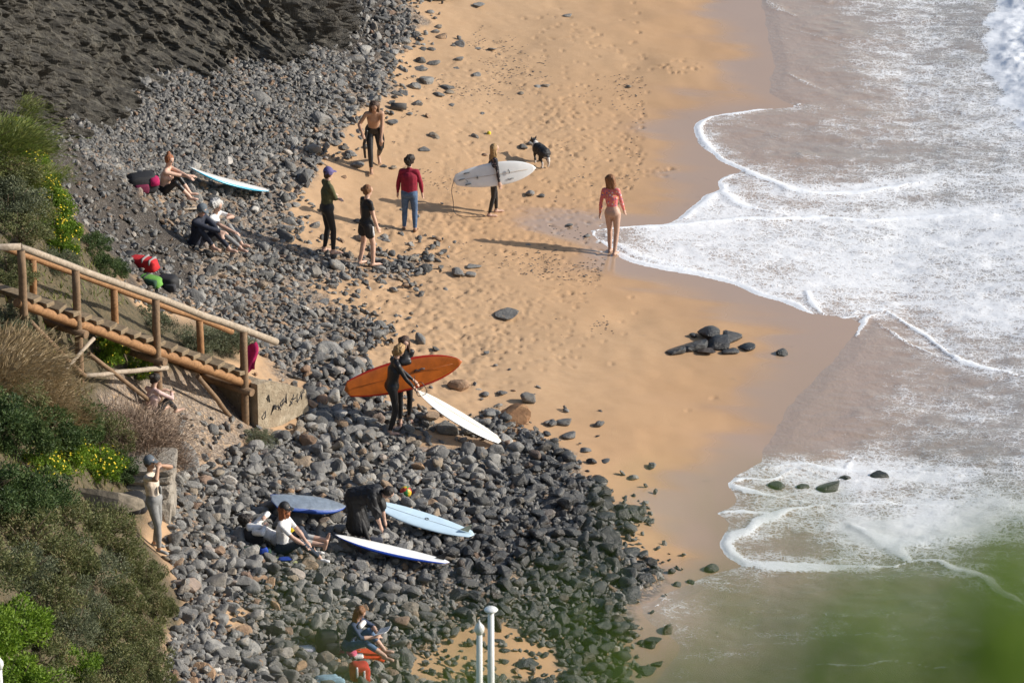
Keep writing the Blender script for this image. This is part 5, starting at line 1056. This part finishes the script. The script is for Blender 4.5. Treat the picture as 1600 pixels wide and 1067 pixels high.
# 12 person under the dead bush
sit(248, 652, 'dark-haired person in pale pink top sitting half hidden beneath the staircase', (.5, .6), H=1.65, wear=outfit(C_('pinkish', (.6, .42, .38)), BLACK, neckm=None), hair='bun', hairm_=HD, female=True, look=(.2, 1, -.5))
# 13 man shading his eyes
p13 = person(243, 858, 'man in beige t-shirt and grey trousers standing by the bank, one hand shading his eyes', 1.74, (.75, -.3), hands=((-.07, .13, 1.59), (.07, .13, 1.60)), elbow=((-1, .5, -.4), (1, .5, -.4)), feet=((-.1, -.06, .085), (.1, .12, .085)), look=(.1, 1, .1), neck=(0, -.06, 1.47), wear=outfit(BEIGE, GREYP, sleeve=.75, shoes=GREYP), fat=1.1, arm=1.05, leg=1.15, hair='short', hairm_=HB, cap=GREYC, skin=SKIN_T)
p13['child']('shirt_print', [((.03, .135, 1.22), (.03, .14, 1.12), .035, .03)], M('print_grey', (.2, .2, .19), .8, .5, 40))
# 14 person lying back, 15 bearded man, 16 cloaked person, 17 reader
person(430, 858, 'dark-haired person in white hooded top and pale patterned trousers lying back on the stones', 1.72, (1, -.12), pelvis=(0, .05, .16), neck=(0, -.42, .36), look=(.1, .75, .45), hands=((-.1, -.20, .52), (.1, -.16, .44)), elbow=((-1, .4, .1), (1, .4, .1)), feet=((-.08, .92, .14), (.1, .96, .12)), knee=((-.1, 0, 1), (.1, 0, 1)), toes=((-.1, .3, 1), (.2, .3, 1)),
    wear=outfit(WHITEC, floral('pale_pattern', (.5, .48, .44), [(.6, .58, .55), (.3, .28, .25), (.5, .5, .48)], 18), bot_cut=1.45, waist=.1, neckm=WHITEC), arm=1.3, hair='curly', hairm_=HD, lift=.06)
sit(462, 873, 'bearded man in white t-shirt, dark jeans and black cap sitting on the stones', (.95, -.25), H=1.82, wear={**outfit(WHITEC, DENIM, sleeve=.8, shoes=WHITEC), 'beard': HR}, fat=1.08, leg=1.08, hair='shoulder', hairm_=HR, cap=BLACK, hands=((.0, .2, .28), (.16, .22, .3)), feet=((-.12, .28, .085), (.12, .46, .085)), neck=(0, -.2, .68), look=(.1, 1, -.05), lift=.06, skin=SKIN)
p16 = person(566, 850, 'person wrapped in a black changing robe bending forward to their feet', 1.78, (.9, -.3), pelvis=(0, -.18, .88), neck=(0, .34, 1.02), look=(.0, .55, -.8), hands=((-.10, .40, .36), (.12, .42, .33)), elbow=((-.4, -1, 0), (.4, -1, 0)), feet=((-.1, .0, .085), (.1, .18, .085)), wear=outfit(BLACK, BLACK, sleeve=1.35), arm=1.2, hair='short', hairm_=HD)
p16['child']('robe', [((0, -.14, .90), (0, .24, 1.02), .17, .165, (1, 0, 0), 1.3), ((0, -.13, .84), (0, -.03, .34), .155, .165, (1, 0, 0), 1.25), ((0, -.08, .62), (0, -.10, .36), .16, .19, (1, 0, 0), 1.15), ((-.15, .2, 1.0), (-.16, .32, .72), .09, .085), ((.15, .2, 1.0), (.16, .34, .72), .09, .085)], BLACK, .016, .014)
p17 = sit(563, 1027, 'woman with auburn hair in navy top and rolled jeans sitting and reading a booklet', (.92, -.35), H=1.68, wear=outfit(C_('navyblue', (.03, .045, .09)), JEANS, sleeve=1.25, bot_cut=1.55), hands=((-.06, .30, .42), (.12, .32, .42)), feet=((-.12, .40, .085), (.12, .52, .085)), neck=(0, -.06, .64), look=(.1, .8, -.6), hair='long', hairm_=HC, female=True, lift=.10, leg=1.1)
p17['child']('shirt_print', [((-.08, .04, .56), (.08, .04, .56), .05, .05)], WHITEC)
hb_ = p17['w']((p17['wrL']+p17['wrR'])/2)+Vector((.10, -.03, .06)); bmk = Matrix.Rotation(math.atan2(-.35, .92), 3, 'Z')
for s in (-1, 1):
    pass
bk_e = empty('booklet', hb_, 'open white booklet in the auburn-haired reader\'s hands', 'book')
for s in (-1, 1): obox('page', hb_+bmk@Vector((.02, s*.075, .02)), bmk@Vector((.10, 0, .045)), bmk@Vector((0, .072, s*.015)), Vector((0, 0, .004)), WHITEC, bk_e)
# ============================================================ DOG
dg = V(at(846, 258)); Fd = Vector((-.42, .9, 0)).normalized(); Rd = Vector((Fd.y, -Fd.x, 0))
def DT(x, y, z): return Rd*x+Fd*y+Vector((0, 0, z))
dc = [(DT(0,-.24,.46), DT(0,.0,.46), .17, .17), (DT(0,0,.46), DT(0,.26,.45), .17, .17), (DT(0,.26,.40), DT(0,.30,.50), .13, .11), (DT(0,.32,.53), DT(-.02,.47,.60), .085, .075), (DT(-.02,.50,.62), DT(-.03,.54,.60), .075, .065), (DT(-.03,.55,.59), DT(-.05,.68,.55), .042, .028),
 (DT(.045,.50,.68), DT(.065,.49,.75), .028, .012), (DT(-.085,.50,.68), DT(-.105,.49,.75), .028, .012)]
legs_ = {}
for s in (-1, 1):
    dc += [(DT(s*.09,.24,.40), DT(s*.10,.25,.22), .062, .038), (DT(s*.10,.25,.22), DT(s*.10,.24+.03*s,.04), .034, .028), (DT(s*.10,.24+.03*s,.035), DT(s*.10,.29+.03*s,.025), .03, .024)]
    dc += [(DT(s*.085,-.20,.42), DT(s*.105,-.13,.27), .095, .058), (DT(s*.105,-.13,.27), DT(s*.10,-.28,.17), .046, .032), (DT(s*.10,-.28,.17), DT(s*.10,-.26,.04), .03, .027), (DT(s*.10,-.26,.03), DT(s*.10,-.20,.025), .03, .024)]
dc += [(DT(0,-.33,.48), DT(.02,-.44,.36), .05, .055), (DT(.02,-.44,.36), DT(.03,-.46,.20), .055, .03)]
dc = [(a*.72, b*.72, r0*.74, r1*.74) for a, b, r0, r1 in dc]; dm = skin_union('dog', dc, .0125, 3)
for vtx in dm.vertices: q = vtx.co*16; vtx.co += vtx.normal*(.012*mnoise.noise(q)+.008*mnoise.noise(q*2.5))
FB, FWh = M('fur_black', (.014, .013, .013), .6, .4, 40, .6), M('fur_white', (.62, .58, .53), .8, .2, 40, .6); dm.materials.append(FB); dm.materials.append(FWh)
for pl_ in dm.polygons:
    c = pl_.center/.72; yy = c.dot(Fd); zz = c.z; ring = .30 < yy < .40 and zz > .38
    pl_.material_index = 1 if (ring or zz < .10 or (yy < -.36 and zz < .40) or (yy < -.27 and zz < .24) or False) else 0
dog = link('dog', dm); dog.location = dg; tag(dog, 'black and white collie-like dog seen from behind, trotting up the sand', 'dog')
# ball etc.
def ball(name, u, v, r, mts, label):
    p = V(at(u, v)); me = bigmesh(name, ICO3[0]*r, ICO3[1]); o = link(name, me, mts); o.location = p+Vector((0, 0, r*.9))
    if len(mts) > 1: me.polygons.foreach_set('material_index', np.array([int((math.atan2(q.center.y, q.center.x)+math.pi)/(2*math.pi)*6) % len(mts) for q in me.polygons], np.int32))
    o.rotation_euler = (.5, .4, 0); return tag(o, label, 'ball')
ball('ball', 764, 211, .045, [M('ball_yellow', (.6, .5, .02), .8)], 'small yellow ball lying on the sand above the dog')
ball('ball', 634, 776, .11, [M('ball_red', (.45, .04, .02), .5), M('ball_green', (.03, .2, .05), .5), M('ball_gold', (.65, .45, .03), .5)], 'red, green and yellow striped ball among the stones')
# ============================================================ OTHER BOARDS
def gpt(u, v, up): p = V(at(u, v)); p.z += up; return p
b = board('white surfboard with teal-blue underside lying among stones beside the bare-backed sitter', gpt(419, 312, .16), gpt(292, 292, .34), (.0, .02, 1), .55, [BW, BTEAL, BTEAL], .08, 1, .10)
b = board('pale sky-blue longboard lying on the stones beside the black-robed person', gpt(741, 858, .26), gpt(580, 814, .34), (.0, -.08, 1), .52, [BSKY, BSKY, BSKY], .075, 0, .06)
decal(b, 'stringer', [(-1,0,.06),(-.5,0,.043),(0,0,.039),(.5,0,.05),(1,0,.08)], M('stringer_pale', (.6, .66, .68)), .004); decal(b, 'emblem', [(-.10,-.04,.042),(-.07,-.055,.042),(-.04,-.04,.042),(-.04,.0,.042),(-.08,.01,.042),(-.1,-.04,.042)], FINM, .007)
vs = [(-.86, -.01, .05), (-.70, -.01, .05), (-.86, -.01, .2), (-.90, -.01, .22), (-.86, .01, .05), (-.70, .01, .05), (-.86, .01, .2), (-.90, .01, .22)]
link('fin', mesh('fin', vs, [(0,1,2,3),(7,6,5,4),(0,4,5,1),(1,5,6,2),(2,6,7,3),(3,7,4,0)]), M('fin_cream', (.6, .58, .4), .4), b, False)
b = board('white surfboard with royal-blue rail lying on the stones in front of the bearded man', gpt(702, 898, .22), gpt(522, 864, .30), (.0, .12, 1), .50, [BW, BNAVY, BNAVY], .09, 0, .06)
link('fin', mesh('fin', [(x-.08, y, z) for x, y, z in vs]*1, [(0,1,2,3),(7,6,5,4),(0,4,5,1),(1,5,6,2),(2,6,7,3),(3,7,4,0)]), FINM, b, False)
board('dark-edged white surfboard lying at the top border above the stones', gpt(640, -3, .12), gpt(720, -2, .15), (0, -.2, 1), .5, [BW, FINM, BNAVY], .08, 0, .05)
SILV = M('silver_foil', (.30, .34, .38), .35, .25, 9, .9, metal=.5); BLUEB = C_('royal', (.01, .06, .32), .5)
b = board('silver and blue padded board bag lying on the stones behind the bearded man', gpt(424, 812, .36), gpt(540, 818, .32), (.0, -.15, 1), .56, [SILV, BLUEB, BLUEB], .15, 0, .03, .8); b.name = 'board_bag'; b['category'] = 'board bag'
# ============================================================ BAGS AND CLOTHES
MAG, RED, GREEN, YEL, DGREEN, BLU, KHAKI = C_('magenta', (.45, .01, .10)), C_('red', (.48, .012, .016)), C_('green', (.12, .30, .05)), C_('yellow', (.65, .48, .01)), C_('dgreen', (.02, .06, .035)), C_('blue', (.01, .05, .32)), C_('khaki', (.25, .27, .13))
ORNG = C_('orange_red', (.62, .06, .012)); LBLUE = C_('lightblue', (.25, .38, .46)); BAGB = C_('bagblack', (.014, .014, .016), .75)
soft('backpack', 222, 300, (.62, .45, .42), .3, BAGB, 'black backpack with magenta pocket beside the bare-backed sitter', 'backpack', [('pocket', (.22, -.14, .26), (.10, .10, .09), MAG), ('pocket', (-.05, -.2, .15), (.15, .08, .1), C_('plum', (.14, .008, .04)))], seed=2)
soft('backpack', 224, 421, (.62, .30, .27), -.45, RED, 'red rucksack lying on the slope above the staircase', 'backpack', [('lid', (-.33, .02, .16), (.10, .14, .13), BAGB), ('strap', (.05, 0, .22), (.018, .15, .06), GREYP), ('strap', (.2, 0, .21), (.018, .15, .06), GREYP)], seed=3)
soft('daypack', 235, 446, (.46, .28, .20), -.5, GREEN, 'green daypack lying below the red rucksack', 'backpack', [('pocket', (.08, -.1, .1), (.13, .07, .08), DGREEN), ('strap', (-.08, 0, .16), (.015, .13, .05), BAGB)], seed=4)
soft('holdall', 262, 452, (.40, .32, .30), -.3, BAGB, 'black bag lying right of the green daypack', 'bag', [('pocket', (.1, -.14, .1), (.12, .06, .08), C_('charcoal', (.03, .03, .035)))], seed=5)
soft('backpack', 205, 800, (.55, .40, .36), .2, BAGB, 'black backpack on the bank left of the standing man', 'backpack', [('pocket', (0, -.18, .15), (.15, .07, .1), C_('charcoal', (.03, .03, .035)))], seed=6)
soft('dry_bag', 447, 846, (.34, .26, .36), .1, YEL, 'yellow bag behind the bearded man', 'bag', [('panel', (.0, -.12, .18), (.05, .03, .10), BAGB)], seed=7)
soft('rucksack', 396, 851, (.34, .30, .34), .2, BAGB, 'black bag with white cloth on top behind the lying person\'s head', 'bag', [('cloth', (.02, .02, .34), (.14, .11, .05), WHITEC)], seed=8)
soft('jacket', 392, 866, (.40, .25, .14), .3, DGREEN, 'dark green jacket crumpled under the black bag', 'jacket', [('sleeve', (.2, -.1, .06), (.14, .05, .05), DGREEN)], seed=9, crump=.25)
soft('pouch', 412, 873, (.16, .14, .24), .3, BLU, 'small blue pouch under the lying person\'s shoulder', 'pouch', [('cap', (0, 0, .25), (.04, .04, .02), BAGB)], seed=10)
soft('towel', 440, 878, (.5, .22, .08), .1, KHAKI, 'khaki towel spread under the lying person', 'towel', [('fold', (.1, -.04, .08), (.16, .07, .02), BLU)], seed=11, crump=.25)
soft('backpack', 512, 1020, (.40, .34, .44), .2, BAGB, 'black mesh backpack behind the reading woman', 'backpack', [('pocket', (.05, -.17, .16), (.13, .05, .11), C_('charcoal', (.03, .03, .035)))], seed=12)
soft('towel', 575, 1028, (.62, .36, .12), .1, ORNG, 'orange-red towel under the reading woman\'s legs', 'towel', [('fold', (-.2, -.1, .1), (.12, .08, .03), WHITEC)], seed=13, crump=.28)
soft('pouch', 543, 1024, (.30, .2, .12), -.2, C_('pinkpattern', (.5, .08, .16)), 'pink patterned pouch beside the reading woman', 'pouch', [('zip', (0, -.02, .12), (.12, .01, .01), WHITEC)], seed=14)
soft('backpack', 562, 1066, (.34, .30, .40), .1, C_('redbag', (.42, .03, .02)), 'red backpack with white stripes at the bottom border', 'backpack', [('stripe', (-.05, -.13, .26), (.02, .03, .1), WHITEC), ('stripe', (.07, -.13, .2), (.02, .03, .1), WHITEC)], seed=15)
soft('folded_jeans', 512, 1070, (.42, .3, .16), .1, LBLUE, 'pale blue jeans heaped at the bottom border', 'clothes', [('leg', (.15, -.1, .1), (.14, .07, .05), LBLUE)], seed=16, crump=.28)
soft('magazine_bag', 478, 1016, (.32, .22, .07), .1, C_('lilac', (.45, .44, .52)), 'flat pale lilac bag left of the mesh backpack', 'bag', [('flap', (0, -.04, .065), (.12, .05, .01), WHITEC)], seed=17)
soft('sandals', 575, 854, (.3, .2, .09), .2, C_('slate', (.05, .055, .075)), 'dark shoes at the robed person\'s feet', 'shoes', [('shoe', (.14, -.06, .06), (.12, .05, .05), C_('slate', (.05, .055, .075)))], seed=18, lift=.08)
cl = V(at(392, 556)); bm = bmesh.new()                # cloth hung behind the rail end
me = mesh('hanging_cloth', [(x*.16+.04*math.sin(z*5), .05*math.sin(x*6+z*4)+o_, -z*.55+.10*x) for o_ in (0, .012) for z in np.linspace(0, 1, 9) for x in np.linspace(-1+.5*0, 1, 7)], [(o_*63+i*7+j, o_*63+i*7+j+1, o_*63+(i+1)*7+j+1, o_*63+(i+1)*7+j) for o_ in (0, 1) for i in range(8) for j in range(6)], True)
o = link('hanging_cloth', me, MAG); rp = sp(-.02, .10, RAIL-.35); o.location = (rp.x+.12, rp.y, rp.z); tag(o, 'magenta cloth hanging at the lower end of the staircase rail', 'cloth')
# bottle
p = V(at(471, 872)); e = empty('water_bottle', p+Vector((0, 0, .1)), 'clear plastic water bottle beside the bearded man\'s legs', 'bottle'); bm = bmesh.new(); tube(bm, [Vector((0, 0, z)) for z in (0, .01, .17, .2, .23)], [.032, .036, .036, .016, .014], 12)
me = bpy.data.meshes.new('bottle'); bm.to_mesh(me); bm.free(); link('bottle', me, M('clear_plastic', (.62, .7, .74), .15, .1), e, False); bm = bmesh.new(); tube(bm, [Vector((0, 0, .23)), Vector((0, 0, .25))], .017, 10); me = bpy.data.meshes.new('lid'); bm.to_mesh(me); bm.free(); link('lid', me, WHITEC, e, False); e.rotation_euler = (.3, -.4, 0)
# driftwood
lg = V(at(623, 172)); o = log('driftwood', lg+Vector((-.16, 0, .08)), lg+Vector((.16, .04, .08)), .085, .075, wood('driftwood', (.05, .048, .045), (.11, .1, .09)), None, 10, .012); tag(o, 'short dark driftwood stump on the sand behind the bare-chested person', 'driftwood')
lg = V(at(300, 333)); o = log('stick', V(at(286, 334))+Vector((0, 0, .1)), V(at(312, 333))+Vector((0, 0, .1)), .022, .018, W_PALE, None, 8); tag(o, 'pale straight stick lying on stones behind the capped man', 'stick')
